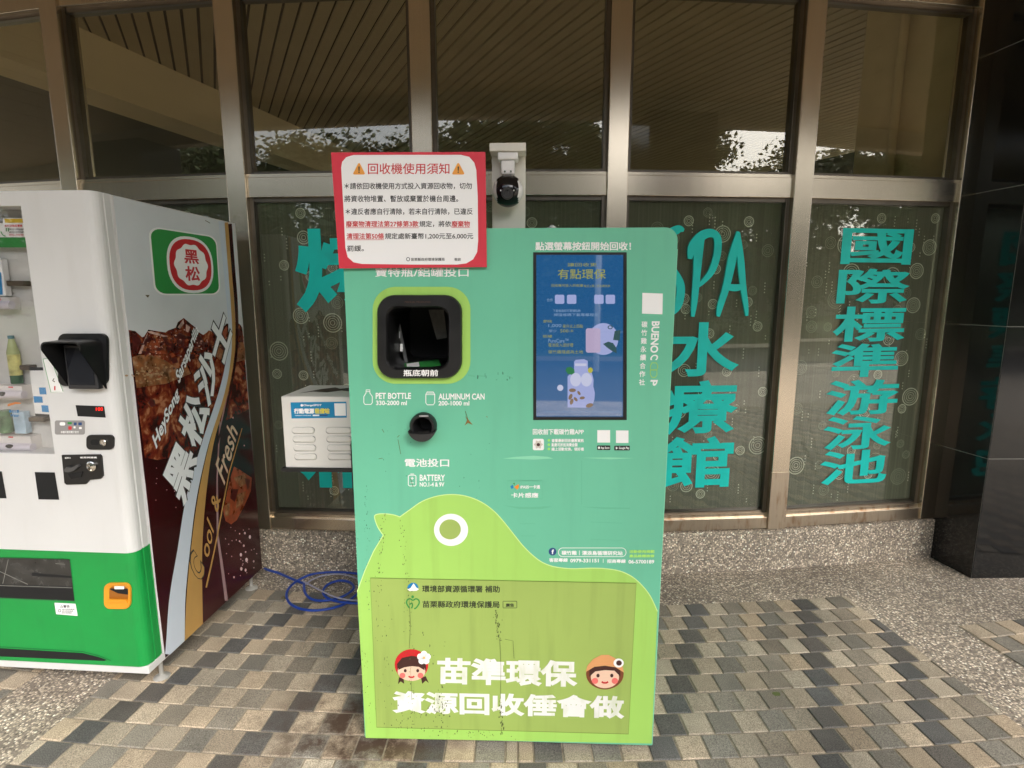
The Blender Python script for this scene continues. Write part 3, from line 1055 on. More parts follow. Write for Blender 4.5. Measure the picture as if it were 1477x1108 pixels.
# picture of a bottle full of lids
shape(fs, 'screen_bottle', Sp([(290, 690), (300, 678), (350, 674), (374, 684), (376, 740), (400, 760), (410, 800), (408, 840), (418, 880), (415, 920), (406, 945), (404, 965), (360, 972), (250, 970), (250, 780), (275, 756), (290, 742)]), e_lav, L1, scr)
shape(fs, 'screen_bottle_neck', Sp([(296, 700), (366, 700), (366, 716), (296, 716)]), e_white, L2, scr)
for x in (300, 366): shape(fs, 'screen_bottle_bulge', [S(*p) for p in ell(x, 800, 34, 42, 22)], e_white, L2, scr)
for i_, (x, y, a) in enumerate([(280, 865, 22), (320, 882, 15), (268, 905, 20), (340, 912, 17), (300, 920, 16), (275, 935, 20), (385, 958, 24)]):
    shape(fs, 'screen_lid', [S(*p) for p in ell(x, y, a, a * .55, 9, 1, i_)], e_br, L2, scr)
shape(fs, 'screen_leaf', [S(*p) for p in ell(266, 745, 30, 24, 7, 1, .4)], em('screen_green', (.02, .17, .06)), L2, scr)
shape(fs, 'screen_duck', [S(*p) for p in ell(390, 742, 16, 18, 8, 1, .2)], em('screen_yellow', (.42, .40, .05)), L2, scr)
shape(fs, 'screen_ball', [S(*p) for p in ell(205, 850, 19, 19, 18)], e_white, L1, scr)
for x0, y0, x1, y1 in ((96, 997, 590, 999), (440, 506, 600, 508)):
    shape(fs, 'screen_rule', Sp([(x0, y0), (x1, y0), (x1, y1), (x0, y1)]), e_pale, L1, scr)

# lettering on the panel
B1 = .013
T = lambda s, x0, y0, x1, y1, m=m_white, bold=B1, **k: ftext(fm, s, x0, y0, x1, y1, m, bold, **k)
T('點選螢幕按鈕開始回收！', 772, 349, 910, 361.5, bold=.022)
T('寶特瓶/鋁罐投口', 541, 386.5, 676, 399.5)
T('PET BOTTLE', 542, 566.5, 593, 575.5, bold=.025); T('330-2000 ml', 542.5, 577.8, 587, 584.5, bold=.025)
T('ALUMINUM CAN', 632.5, 567.5, 699, 576.5, bold=.025); T('200-1000 ml', 632.5, 578.3, 677, 585, bold=.025)
T('電池投口', 584, 661.5, 648, 673.5, bold=.02)
T('BATTERY', 605.5, 684.5, 642, 693.5, bold=.025); T('NO.1-4 & 9V', 605.5, 695.5, 641, 702, bold=.03)
bot = [(528, 562.5), (533.5, 562.5), (533.5, 567), (537, 572), (537, 581), (535, 583.5), (526.5, 583.5), (524.8, 581), (524.8, 572), (528, 567)]
strokes(fm, 'bottle_icon', [bot], 1.1, m_white, closed=True)
strokes(fm, 'bottle_icon_cap', [[(528, 565), (533.5, 565)]], .9, m_white)
can_ = [(616, 565.5), (625, 565.5), (627, 569), (627, 581), (625, 584), (616, 584), (614.2, 581), (614.2, 569)]
strokes(fm, 'can_icon', [can_], 1.1, m_white, closed=True)
strokes(fm, 'can_icon_rim', [[(614.2, 569.3), (627, 569.3)], [(615.5, 567.2), (625.8, 567.2)]], .9, m_white)
strokes(fm, 'battery_icon', [rr(589, 685.5, 600, 701, 2, 2)], 1.1, m_white, closed=True)
strokes(fm, 'battery_icon_marks', [[(592, 683.8), (597, 683.8)], [(592.3, 690), (596.7, 690)], [(594.5, 687.8), (594.5, 692.2)], [(592.3, 696.5), (596.7, 696.5)]], 1.0, m_white)
shape(fm, 'white_sticker', [(926.5, 422.5), (956, 423.5), (955.5, 453.5), (926, 452.5)], m_white)
shape(fm, 'white_sticker', [(861.5, 620.5), (880, 620.5), (880, 638.5), (861.5, 638.5)], m_white)
shape(fm, 'white_sticker', [(888.5, 621), (906.5, 621), (906.5, 639), (888.5, 639)], m_white)
# upright brand line: letters turned a quarter turn, reading downwards
def vtext(s, x0, y0, x1, y1, m, bold):
    q = fm.pts([(x1 + 1, y0), (x1 - 1.5, y1), (x0 - 1.5, y1), (x0 + 1, y0)])
    return text(mach, 'lettering', s, q, m, bold)
vtext('BUENO', 939, 463.5, 950.5, 509, m_white, .03); vtext('C', 938.5, 511.5, 949.5, 519.5, m_white, .03); vtext('P', 937.5, 548, 948, 556.5, m_white, .03)
strokes(fm, 'brand_loop', [[(948.5, 527), (946.5, 523.5), (940.5, 523.5), (938.2, 527.5), (938.2, 533.5), (947.6, 533.5), (948.5, 530)], [(938, 534), (938, 540), (940.5, 544.5), (945, 544.5), (947.5, 541), (947.5, 534)]], 1.2, m_lime, closed=True)
for i_, ch in enumerate('碳竹雞永續合作社'):
    y = 463.5 + i_ * 11.9
    x = 925.3 - i_ * .55
    T(ch, x, y, x + 8.6, y + 9, bold=.02)
T('回收前下載碳竹雞APP', 768.5, 618.5, 842, 627, bold=.025)
shape(fm, 'app_icon', rr(768.5, 633, 784.5, 649.5, 2.5), m_white)
shape(fm, 'app_icon_petal', [(776.5 + 5.5 * (1 + .18 * math.cos(6 * a)) * math.cos(a), 641.3 + 5.5 * (1 + .18 * math.cos(6 * a)) * math.sin(a)) for a in [2 * math.pi * k / 40 for k in range(40)]], mat('petal_print', (.62, .58, .50), .5), .0013)
shape(fm, 'app_icon_heart', ell(776.5, 641.5, 2.6, 2.4, 12), m_hair, .0018)
for k, s in enumerate(('查看最新回收優惠資訊', '點數可折抵消費金額', '線上活動兌換，領好禮')):
    shape(fm, 'bullet', ell(791.7, 635.3 + k * 6.2, 1.9, 1.9, 10), mat('bullet_lime', (.35, .75, .15), .5) if k == 0 else MATS['bullet_lime'])
    T(s, 795.5, 632.8 + k * 6.2, (842, 833, 842)[k], 638 + k * 6.2, bold=.03)
shape(fm, 'store_badge', rr(861.2, 642.6, 880.3, 649.3, 1), m_ink); shape(fm, 'store_badge', rr(886, 643, 908.5, 649.8, 1), m_ink)
T('App Store', 866.5, 644.2, 878.8, 648.2, bold=.02, lift=.0016); T('Google Play', 892.5, 644.4, 907.5, 648.6, bold=.02, lift=.0016)
shape(fm, 'badge_mark', ell(864, 646, 1.6, 1.8, 10), m_white, .0016); shape(fm, 'badge_mark', [(888.3, 644.4), (891.3, 646.4), (888.3, 648.4)], m_white, .0016)
# card reader patch
strokes(fm, 'reader_outline', [[(731.5, 693.5), (782.5, 693.5), (782.5, 719.8), (732, 719.8)]], .7, m_mint_ghost, closed=True)
T('iPASS一卡通', 750.5, 699.5, 779, 705, bold=.03); T('卡片感應', 737.5, 710.5, 776.5, 718, bold=.025)
shape(fm, 'card_mark', [(736, 702), (739.5, 699), (740.5, 704), (738, 705.5)], m_blue); shape(fm, 'card_mark', [(741.5, 702.5), (748, 698.5), (748.5, 703), (746, 706.5)], m_orange)
shape(fm, 'card_mark', [(739.5, 697.5), (742.5, 696.5), (742.5, 699.5)], m_dgreen)
# flat paler and darker shapes painting the light and shade of embossed outlines
emb = []
shapes(fm, 'dent_shading', [[(725, 661.5), (745, 659), (770, 657.5), (790, 659), (798, 661.5), (770, 663)], [(841, 660.5), (880, 659.8), (914, 661), (880, 662.6)]], m_mint_hi, .0007)
shapes(fm, 'dent_shading', [[(725, 729), (745, 731), (765, 731.5), (785, 730.5), (797, 730.8), (780, 734.5), (750, 734.5)], [(838, 731), (875, 732), (909, 732.5), (909, 734), (870, 734.2)]], m_mint_ghost, .0007)
strokes(fm, 'dent_shading', [[(839, 664), (839, 728)], [(750, 755.5), (772, 755.5)], [(852, 753), (897, 754.8)], [(852, 778), (897, 779.5)], [(752, 773), (772, 773.3)]], .7, m_mint_ghost, .0007)
# small print over the bird's back
shape(fm, 'round_badge', ell(797, 795.8, 5.6, 5.6, 20), m_navy)
T('f', 795.6, 792.3, 798.8, 799, bold=.05, lift=.0016)
strokes(fm, 'pill_outline', [rr(805.5, 790.5, 903, 803, 6, 5)], .8, m_white, closed=True)
T('碳竹雞｜漂浪島循環研究站', 810, 793.8, 898, 800.6, bold=.03, dy=.6)
T('活動使用規範', 907.5, 793.2, 944, 797.8, mat('lime_print', (.45, .80, .15), .5), bold=.03); T('產品維護檢修', 907.5, 799.6, 944, 804, MATS['lime_print'], bold=.03)
T('客服專線', 792, 804.8, 819, 810.6, bold=.03); T('0979-331151', 822.5, 805.8, 863.5, 811.2, bold=.03); T('|', 869.6, 806, 870.3, 811.5, bold=.0)
T('招商專線', 875.5, 806.4, 902.5, 812, bold=.03); T('06-5700189', 906.5, 807.3, 943.5, 812.8, bold=.03)
# magnet sheet lettering
T('環境部資源循環署 補助', 609, 843.8, 721, 854, m_ink_soft, .02, lift=.0024, dy=.5)
T('苗栗縣政府環境保護局', 609.5, 866, 720.5, 876.2, m_ink_soft, .02, lift=.0024, dy=.5)
strokes(fm, 'advert_box', [rr(725.5, 867.3, 745.5, 877, .8, 2)], .7, m_ink_soft, .0024, closed=True); T('廣告', 729.5, 869.7, 741.5, 875, m_ink_soft, .03, lift=.0024)
shape(fm, 'agency_mark', [(587, 849), (589, 844), (593, 841), (597.5, 840.5), (601.5, 843), (604, 848)], m_blue, .0022)
shape(fm, 'agency_mark', [(587.5, 850), (592, 848.5), (596.5, 841.5), (600.5, 847.5), (604.2, 850), (601, 852.3), (590, 852.6)], m_white, .0027)
strokes(fm, 'county_mark', [[(590.5, 877), (586.5, 870.5), (587.5, 865.5), (591.5, 863.8), (595.5, 866), (600, 863.8), (604, 866), (604.5, 870.5), (600.5, 876.5), (597.5, 878.3)], [(591, 872), (594, 870), (595, 874), (593.5, 877.5)]], 2.0, m_dgreen, .0024, sm=3)
shape(fm, 'county_mark', ell(595.2, 861, 2, 2.2, 12), m_dgreen, .0024)
q = fm.pts(z6([(372, 703), (948, 716), (946, 826), (371, 813)]))
text(mach, 'lettering', '苗準環保', q, m_whitew, .036, lift=.0024)
q = fm.pts(z6([(186, 840), (1140, 862), (1138, 956), (188, 932)]))
text(mach, 'lettering', '資源回收倕會做', q, m_whitew, .036, lift=.0024)
# printed children's heads
def face_print(cx, cy, r, girl):
    ly = [.0022, .0026, .0030, .0034, .0038]
    P = lambda pp: [(cx + x * r, cy + y * r) for x, y in pp]
    E_ = lambda x, y, a, b_, n=18: [(cx + px * r, cy + py * r) for px, py in ell(x, y, a, b_, n)]
    if girl:
        shape(fm, 'printed_plait', P([(-.72, .62), (-.45, .70), (-.42, 1.0), (-.62, .86), (-.78, 1.02)]), m_hair, ly[0])
        shape(fm, 'printed_plait', P([(.55, .66), (.82, .55), (1.0, .95), (.82, .82), (.62, 1.0)]), m_hair, ly[0])
        shape(fm, 'printed_scarf', E_(0, -.10, .97, .90, 30), m_redp, ly[0])
        shape(fm, 'printed_hair', P([(-.80, .18), (-.84, -.15), (-.55, -.5), (0, -.62), (.5, -.55), (.82, -.2), (.84, .25), (0, .3)]), m_hair, ly[1])
        shape(fm, 'printed_face', E_(0, .28, .80, .55, 30), m_skin, ly[2])
        shape(fm, 'printed_fringe', P([(-.76, .2), (-.7, -.22), (0, -.42), (.7, -.22), (.76, .22), (.42, .02), (0, -.02), (-.42, .05)]), m_hair, ly[3])
    else:
        shape(fm, 'printed_hair', E_(0, .15, .99, .82, 30), mat('chestnut_print', (.20, .055, .02), .5), ly[0])
        shape(fm, 'printed_face', E_(0, .32, .74, .58, 30), m_skin, ly[1])
        shape(fm, 'printed_fringe', P([(-.82, .30), (-.80, -.2), (0, -.42), (.80, -.2), (.82, .30), (.5, -.02), (0, -.05), (-.5, .02)]), m_hair, ly[2])
        shape(fm, 'printed_hat', P([(-1.0, .05), (-.92, -.28), (-.62, -.62), (-.2, -.84), (.2, -.85), (.62, -.62), (.92, -.25), (1.0, .08), (.55, -.2), (0, -.28), (-.55, -.22)]), mat('straw_print', (.70, .33, .13), .55), ly[3])
    s = 0.0
    for x in (-.36, .36):
        shape(fm, 'printed_eye', E_(x, .24 + s, .085, .10, 12), m_hair, ly[4])
        shape(fm, 'printed_cheek', E_(x * 1.45, .52, .17, .16, 14), m_blush, ly[3] if girl else ly[2])
    strokes(fm, 'printed_smile', [P([(-.17, .56), (-.08, .62), (.08, .62), (.17, .56)])], .09 * r, m_redp, ly[4])
    if girl:
        for k in range(5):
            a = 2 * math.pi * k / 5 - 1.57
            shape(fm, 'printed_petal', E_(.72 + .22 * math.cos(a), -.5 + .22 * math.sin(a), .19, .19, 12), m_white, ly[4] + .0003)
        shape(fm, 'printed_petal', E_(.72, -.5, .07, .07, 10), mat('gold_print', (.75, .5, .12), .5), ly[4] + .0007)
    else:
        shape(fm, 'printed_badge', E_(.72, -.42, .27, .24, 18), m_white, ly[4] + .0003)
        shape(fm, 'printed_badge', E_(.74, -.42, .15, .14, 14), m_hair, ly[4] + .0007)
face_print(593.5, 961.5, 25.0, True)
face_print(872.5, 968.0, 27.5, False)

# grime: scuffs, runs and specks on the front sheet
def grime(name, specs, m, lift):
    r3 = random.Random(len(name) + 5)
    out = []
    for (x0, y0, x1, y1, n, s, wob) in specs:
        for k in range(int(n * .7)):
            t = r3.random()
            x, y = x0 + (x1 - x0) * t + r3.gauss(0, wob), y0 + (y1 - y0) * t + r3.gauss(0, wob * .5)
            a, b_ = s * r3.uniform(.25, 1), s * r3.uniform(.4, 2.2)
            out.append([(x + a * r3.uniform(.5, 1.2) * math.cos(2 * math.pi * j / 6), y + b_ * r3.uniform(.4, 1.2) * math.sin(2 * math.pi * j / 6)) for j in range(6)])
    return shapes(fm, name, out, m, lift)
grime('grime_specks', [(553, 740, 545, 850, 55, .9, 3), (577, 750, 590, 860, 60, .8, 3), (545, 850, 560, 1020, 60, .9, 8), (590, 860, 592, 1060, 70, .9, 4),
                       (716, 880, 721, 930, 60, 1.2, 2.2), (722, 1010, 725, 1060, 45, 1.2, 1.6), (636, 990, 634, 1062, 70, 1.1, 4), (560, 1048, 740, 1062, 80, .9, 6),
                       (527, 940, 533, 1050, 30, .7, 2), (600, 910, 640, 960, 22, 1.0, 16), (570, 1040, 640, 1020, 50, 1.0, 9)], m_grime, .0030)
grime('grime_scuffs', [(527, 700, 530, 780, 30, .8, 2), (580, 600, 560, 690, 16, .9, 18), (660, 540, 740, 545, 14, 1.6, 5), (520, 740, 533, 880, 30, .7, 5),
                       (640, 600, 700, 660, 8, .8, 20), (660, 700, 720, 720, 8, .8, 22)], mat('green_scuff', (.05, .19, .12), .7), .0010)
strokes(fm, 'grime_run', [[(721, 925), (722.5, 960), (722, 1008)], [(728, 922), (740, 924.5), (741.5, 950)], [(590, 862), (592, 900), (590.5, 935)], [(592, 960), (594, 1010)], [(723, 1050), (724, 1060)]], .5, m_grime, .0030)
strokes(fm, 'green_scratch', [[(574, 634), (578, 655)], [(573, 631), (576, 628)], [(546, 662), (552, 661)], [(592, 690), (596, 703)], [(671, 593), (677, 611)], [(551, 619), (554, 624)]], .7, m_grime, .0012)
shapes(fm, 'rust_chip', [[(671, 600), (676, 606), (682, 613), (675, 610), (670, 614), (674, 606)], [(701, 600), (703, 601), (703, 603)]], mat('rust_chip', (.24, .13, .03), .8), .0013)
for sm_ in ([(675, 541), (685, 543)], [(690, 542), (700, 543)], [(731, 542), (740, 546)]): strokes(fm, 'grey_smear', [sm_], 2.0, m_mint_ghost, .0009)

# ------------------------------------------------------------------ red notice board fixed over the intake
note = empty('notice_board', (MX, MY - .014, 1.584), MA, 'red framed foam notice with white rounded sheet of Chinese rules and warning triangles', 'notice')
fn = Face(note, 1, 0.0)
m_redb = mat('red_foam_board', (.66, .030, .055), .5, vary=.03)
fr_ = fn.pts([(477.3, 220), (700, 219.2), (702, 385.3), (489.2, 387.2)])
bm = BM(); prism(bm, fr_, (0, .008, 0)); obj('board', bm, m_redb, note)
def n3(pp): return [(470 + x / 4.765, 200 + y / 4.765) for x, y in pp]
paper = n3([(105, 200), (112, 160), (140, 128), (190, 113)] + [(500, 112), (930, 112), (985, 125), (1020, 165), (1034, 215), (1044, 400), (1047, 700), (1040, 780), (1012, 830), (965, 858), (900, 866), (600, 866), (250, 862), (190, 850), (150, 815), (134, 750), (122, 500)])
shape(fn, 'paper', paper, mat('white_paper', (.90, .90, .89), .55), .0006)
def NT(s, x0, y0, x1, y1, m=m_ink, bold=.012): 
    (a, b_), (c, d) = n3([(x0, y0), (x1, y1)])
    return ftext(fn, s, a, b_, c, d, m, bold, lift=.0010, dy=-.2)
NT('回收機使用須知', 290, 170, 850, 246, m_red_ink, .008)
NT('＊請依回收機使用方式投入資源回收物，切勿', 128, 304, 1004, 350)
NT('將資收物堆置、暫放或棄置於機台周邊。', 128, 391, 910, 437)
NT('＊違反者應自行清除，若未自行清除，已違反', 136, 479, 1010, 525)
NT('廢棄物清理法第27條第3款', 138, 566, 638, 609, m_red_ink, .02); NT('規定，將依', 643, 566, 862, 609); NT('廢棄物', 864, 566, 990, 609, m_red_ink, .02)
NT('清理法第50條', 142, 650, 401, 693, m_red_ink, .02); NT('規定處新臺幣1,200元至6,000元', 406, 650, 1013, 693)
NT('罰鍰。', 147, 735, 262, 776)
NT('苗栗縣政府環境保護局', 585, 820, 816, 842); NT('敬啟', 884, 821, 928, 841)
strokes(fn, 'underline', [n3([(138, 613), (638, 613)]), n3([(864, 611), (990, 611)]), n3([(142, 696), (401, 695)])], .6, m_red_ink, .0011)
ringshape(fn, 'county_mark', n3(ell(565, 829, 13, 14, 18)), n3(ell(565, 829, 9, 10, 18)), m_ink, .0011)
for x0, x1 in ((187, 269), (868, 952)):
    xm = (x0 + x1) / 2
    tr_ = shape(fn, 'warning_triangle', n3([(xm - 5, 169), (xm + 5, 169), (x1, 240), (x1 - 6, 247), (x0 + 6, 247), (x0, 240)]), mat('warning_orange', (.86, .36, .05), .5) if x0 == 187 else MATS['warning_orange'], .0010)
    shapes(fn, 'exclamation_mark', [n3([(xm - 5, 192), (xm + 5, 192), (xm + 3, 222), (xm - 3, 222)]), n3(ell(xm, 231, 5, 5, 10))], m_ink, .0014)

# ------------------------------------------------------------------ security camera on its post
cm = empty('security_camera', (.0 - .011, 1.735, HT), MA, 'white and black dome camera hanging from a cream bracket on top of the machine', 'camera')
m_post = mat('cream_metal', (.72, .69, .60), .45, vary=.05, vscale=6)
m_camw = mat('white_camera_shell', (.80, .79, .76), .25)
bm = BM(); box(bm, -.0515, .0515, .020, .055, -.002, .250, bevel=.002); obj('mounting_post', bm, m_post, cm)
bm = BM(); box(bm, -.0535, .0535, -.045, .0195, .228, .2515, bevel=.002); obj('top_plate', bm, m_post, cm)
bm = BM()
box(bm, -.030, .030, -.040, .010, .206, .2275, bevel=.004)
obj('arm_cap', bm, m_camw, cm)
bm = BM(); box(bm, -.020, .020, -.034, .006, .166, .2055, bevel=.004)
obj('arm', bm, m_camw, cm)
for x in (-.009, .009):
    bm = BM(); lathe(bm, [(.003, 0), (.003, .0015)], Matrix.Translation((x, -.0342, .173)) @ Matrix.Rotation(math.pi / 2, 4, 'X'), 10); obj('screw', bm, m_metal, cm)
bm = BM(); bmesh.ops.create_uvsphere(bm, u_segments=40, v_segments=24, radius=.0455)
for v in bm.verts: v.co = Vector((v.co.x, v.co.y, v.co.z)) + Vector((0, -.032, .118))
hd = obj('camera_shell', bm, m_camw, cm, smooth=True)
bm = BM(); bmesh.ops.create_uvsphere(bm, u_segments=40, v_segments=24, radius=.0468)
g = [v for v in bm.verts if abs(v.co.x) > .034 or v.co.y > .012]
bmesh.ops.delete(bm, geom=g, context='VERTS')
for v in bm.verts: v.co += Vector((0, -.032, .118))
obj('black_visor', bm, mat('gloss_black', (.008, .008, .009), .12), cm, smooth=True)
LM = Matrix.Translation((0, -.0785, .103)) @ Matrix.Rotation(math.pi / 2 + .1, 4, 'X')
bm = BM(); loops(bm, [[LM @ Vector((r_ * math.cos(2 * math.pi * k / 28), r_ * math.sin(2 * math.pi * k / 28), z)) for k in range(28)] for r_, z in ((.0175, -.004), (.0165, .0015), (.0125, .002), (.011, -.001), (.006, -.0015), (.005, .0005), (.0005, .001))])
obj('lens', bm, m_blacks, cm, smooth=True)
for x in (-.019, .019):
    bm = BM(); bmesh.ops.create_uvsphere(bm, u_segments=10, v_segments=8, radius=.0023)
    for v in bm.verts: v.co += Vector((x, -.0735, .112))
    obj('lamp', bm, m_white, cm)

# ------------------------------------------------------------------ power-bank box on a black bracket beside the machine
chg = empty('power_bank_box', (MX, MY, .862), MA, 'white louvred metal box with blue sticker, on black shelf beside the green machine', 'charging box')
fc = Face(chg, 1, .30)
m_chg = mat('off_white_metal', (.70, .68, .63), .45, vary=.04)
bm = BM(); box(bm, -.838, -.500, .30, .557, .0125, .281, bevel=.004); cbx = obj('case', bm, m_chg, chg)
bm = BM(); box(bm, -.850, -.492, .292, .565, 0, .012); obj('tray', bm, m_blackp, chg)
bm = BM()
prism(bm, [(-.495, .10, .16), (-.495, .13, .185), (-.495, .20, .185), (-.495, .20, -.07), (-.495, .125, -.07), (-.495, .10, -.02)], (-.028, 0, 0)); bmesh.ops.bevel(bm, geom=bm.edges[:], offset=.004, segments=2, affect='EDGES'); obj('side_bracket', bm, m_blackp, chg)
shape(fc, 'blue_sticker', [(419, 580.5), (499.5, 579.5), (500.2, 602.5), (420.5, 603.8)], mat('cyan_blue_print', (.0, .22, .44), .45), .0005)
ftext(fc, 'ChargeSPOT', 437.5, 583, 464, 586.6, m_white, .03)
shape(fc, 'sticker_mark', ell(435.3, 584.8, 1.9, 1.9, 12), m_white, .0010)
ftext(fc, '行動電源', 424, 589, 453.5, 597, m_white, .05); ftext(fc, '租借站', 454, 588.8, 475.5, 596.8, mat('yellow_print', (.72, .62, .08), .5), .05)
ftext(fc, 'CHARGING POWER BANK', 426, 598.6, 449, 600, m_white, .02)
shape(fc, 'sticker_bar', [(451, 598.3), (460.5, 598.2), (460.5, 600.2), (451, 600.3)], m_white, .0010); shape(fc, 'sticker_bar', [(461, 598.2), (472.5, 598.1), (472.5, 600), (461, 600.2)], m_navy, .0010)
shape(fc, 'sticker_white', [(482, 582), (498.5, 581.8), (499, 599.8), (483, 600)], m_white, .0010)
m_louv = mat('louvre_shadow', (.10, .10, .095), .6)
for k, y in enumerate((621, 633.6, 646.3, 659)):
    for x0, x1 in ((421.5 + k * 1.3, 453.5 + k * 1.0), (470.5 + k * 1.0, 507)):
        a, b_ = fc.at(x0, y + 4.5), fc.at(x1, y - 4.5)
        zc, hh = (a.z + b_.z) / 2, (b_.z - a.z) / 2
        bm = BM()
        ol = [(p[0], p[1]) for p in rr(a.x, zc - hh, b_.x, zc + hh, hh * .98, 6)]
        n = len(ol)
        L0 = [bm.verts.new((x, .2996, z)) for x, z in ol]
        cx_ = (a.x + b_.x) / 2
        L1_ = [bm.verts.new((cx_ + (x - cx_) * .955, .2955, zc + (z - zc) * .70 + .0008)) for x, z in ol]
        for i in range(n): bm.faces.new((L0[i], L0[(i + 1) % n], L1_[(i + 1) % n], L1_[i]))
        bm.faces.new(L1_)
        obj('louvre', bm, m_chg, chg)
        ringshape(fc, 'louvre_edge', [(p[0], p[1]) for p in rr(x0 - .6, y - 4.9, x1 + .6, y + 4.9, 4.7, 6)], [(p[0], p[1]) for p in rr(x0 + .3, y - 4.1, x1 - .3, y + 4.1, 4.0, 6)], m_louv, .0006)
bm = BM()
dl = [(-.80, .36), (-.76, .40), (-.70, .385), (-.66, .43), (-.60, .40), (-.52, .42), (-.51, .50), (-.58, .49), (-.62, .52), (-.68, .47), (-.71, .50), (-.75, .46), (-.77, .42)]
bm.faces.new([bm.verts.new((x, y, .2816)) for x, y in dl]); obj('wet_leaf_stain', bm, mat('brown_leaf_stain', (.06, .04, .025), .7), chg)

# ------------------------------------------------------------------ drinks vending machine
vm = empty('vending_machine', (-1.3572, 1.931, 0), -.0707, 'white and green drinks vending machine with a dark cola advert on its side', 'vending machine')
m_vw = mat('white_enamel', (.66, .66, .645), .35, vary=.03, vscale=3, dirt=.18, dirtcol=(.45, .43, .38), dscale=3, dstretch=(5, 5, .8))
m_vside = mat('side_white_vinyl', (.66, .69, .71), .4, vary=.03)
m_vg = mat('green_enamel', (.008, .29, .055), .35, vary=.04, dirt=.2, dirtcol=(.01, .12, .03), dscale=4, dstretch=(4, 4, 1))
m_trim = mat('aluminium_trim', (.62, .60, .55), .35, .3)
m_maroon = mat('cola_maroon', (.040, .0045, .0055), .18, vary=.35, vscale=3)
m_gold = mat('gold_vinyl', (.50, .29, .085), .35, vary=.06)
m_cola = bpy.data.materials.new('cola_ice_print')
m_cola.use_nodes = True
nt = m_cola.node_tree
b = nt.nodes['Principled BSDF']
b.inputs['Roughness'].default_value = .22
tc = nt.nodes.new('ShaderNodeTexCoord')
v1 = nt.nodes.new('ShaderNodeTexVoronoi'); v1.inputs['Scale'].default_value = 11; v1.distance = 'CHEBYCHEV'
nw = nt.nodes.new('ShaderNodeTexNoise'); nw.inputs['Scale'].default_value = 9; nw.inputs['Detail'].default_value = 5
nw.inputs['Distortion'].default_value = 2.0
nt.links.new(tc.outputs['Object'], v1.inputs['Vector']); nt.links.new(tc.outputs['Object'], nw.inputs['Vector'])
n2 = nt.nodes.new('ShaderNodeTexNoise'); n2.inputs['Scale'].default_value = 55; n2.inputs['Detail'].default_value = 4
nt.links.new(tc.outputs['Object'], n2.inputs['Vector'])
ad = nt.nodes.new('ShaderNodeMath'); ad.operation = 'MULTIPLY_ADD'
nt.links.new(v1.outputs['Distance'], ad.inputs[0]); ad.inputs[1].default_value = .35; nt.links.new(nw.outputs[0], ad.inputs[2])
ad2 = nt.nodes.new('ShaderNodeMath'); ad2.operation = 'MULTIPLY_ADD'
nt.links.new(n2.outputs[0], ad2.inputs[0]); ad2.inputs[1].default_value = .35; nt.links.new(ad.outputs[0], ad2.inputs[2])
cr = nt.nodes.new('ShaderNodeValToRGB')
for i_, (p, c) in enumerate([(.0, (.016, .002, .0015)), (.70, (.034, .004, .003)), (.83, (.135, .014, .007)), (.93, (.22, .045, .014)), (1.0, (.42, .17, .08))]):
    e = cr.color_ramp.elements[i_] if i_ < 2 else cr.color_ramp.elements.new(p)
    e.position, e.color = p, (*c, 1)
nt.links.new(ad2.outputs[0], cr.inputs[0]); nt.links.new(cr.outputs[0], b.inputs['Base Color'])
VD, VW = .737, 1.16
ZB0, ZG, ZV = .0987, .585, 1.842
fv = Face(vm, 1, -.085)
fvs = Face(vm, 0, 0.0)
fvs.clip = [((0, 0, .1015), (0, 0, -1)), ((0, 0, 1.838), (0, 0, 1)), ((0, .004, 0), (0, -1, 0)), ((0, .734, 0), (0, 1, 0))]
bm = BM(); box(bm, -VW, -.0006, .002, VD, ZB0, ZV, bevel=.004); obj('cabinet', bm, m_vw, vm)
# door corner profile with two grooves, run up the right edge
WX = fv.at(66, 560).x                                       # right edge of the display window
def corner(x_in):
    p = [(x_in, -.085)]
    p += [(-.034 + .034 * math.sin(R(a)), -.051 - .034 * math.cos(R(a))) for a in range(0, 91, 15)]
    p += [(0, -.044), (-.004, -.042), (-.004, -.039), (0, -.037), (0, -.012), (-.004, -.010), (-.004, -.007), (-.001, -.004), (x_in, -.004)]
    return p
def winx(z): return WX
wy0, wy1 = fv.at(60, 655).z, fv.at(10, 297).z
bm = BM(); prism(bm, [(x, y, ZG + .0005) for x, y in corner(WX)], (0, 0, ZV - ZG - .001))
box(bm, -VW, WX, -.085, -.004, wy1, ZV - .0005)
box(bm, -VW, WX, -.085, -.004, ZG + .0005, wy0)
box(bm, -VW, -1.05, -.085, -.004, wy0, wy1)
dr = obj('door', bm, m_vw, vm)
bm = BM(); prism(bm, [(x, y, .133) for x, y in corner(-VW)], (0, 0, ZG - .133)); lw = obj('lower_door', bm, m_vg, vm)
bm = BM(); box(bm, -VW, -.0008, -.078, .02, ZB0, .131, bevel=.003); obj('base_rail', bm, m_vw, vm)
shape(fv, 'kick_grille', [(-60, 930), (0, 935), (119, 942), (143, 948), (154, 952), (150, 953.5), (0, 947), (-60, 945)], m_hole, .0012)
strokes(fv, 'grille_lip', [[(-60, 928), (0, 933), (119, 940), (143, 946), (155, 951), (160, 953)]], 1.4, mat('dark_green_lip', (.006, .16, .035), .4), .0016)
for fx, fy in ((-.04, .03), (-.045, .70), (-1.1, .03), (-1.1, .70)):
    bm = BM(); lathe(bm, [(.030, 0.0), (.030, .006), (.020, .012), (.008, .018), (.008, ZB0 - .002)], Matrix.Translation((fx, fy, .001)), 20)
    obj('foot', bm, MATS.get('zinc_foot') or mat('zinc_foot', (.55, .54, .50), .35, .4), vm, smooth=True)

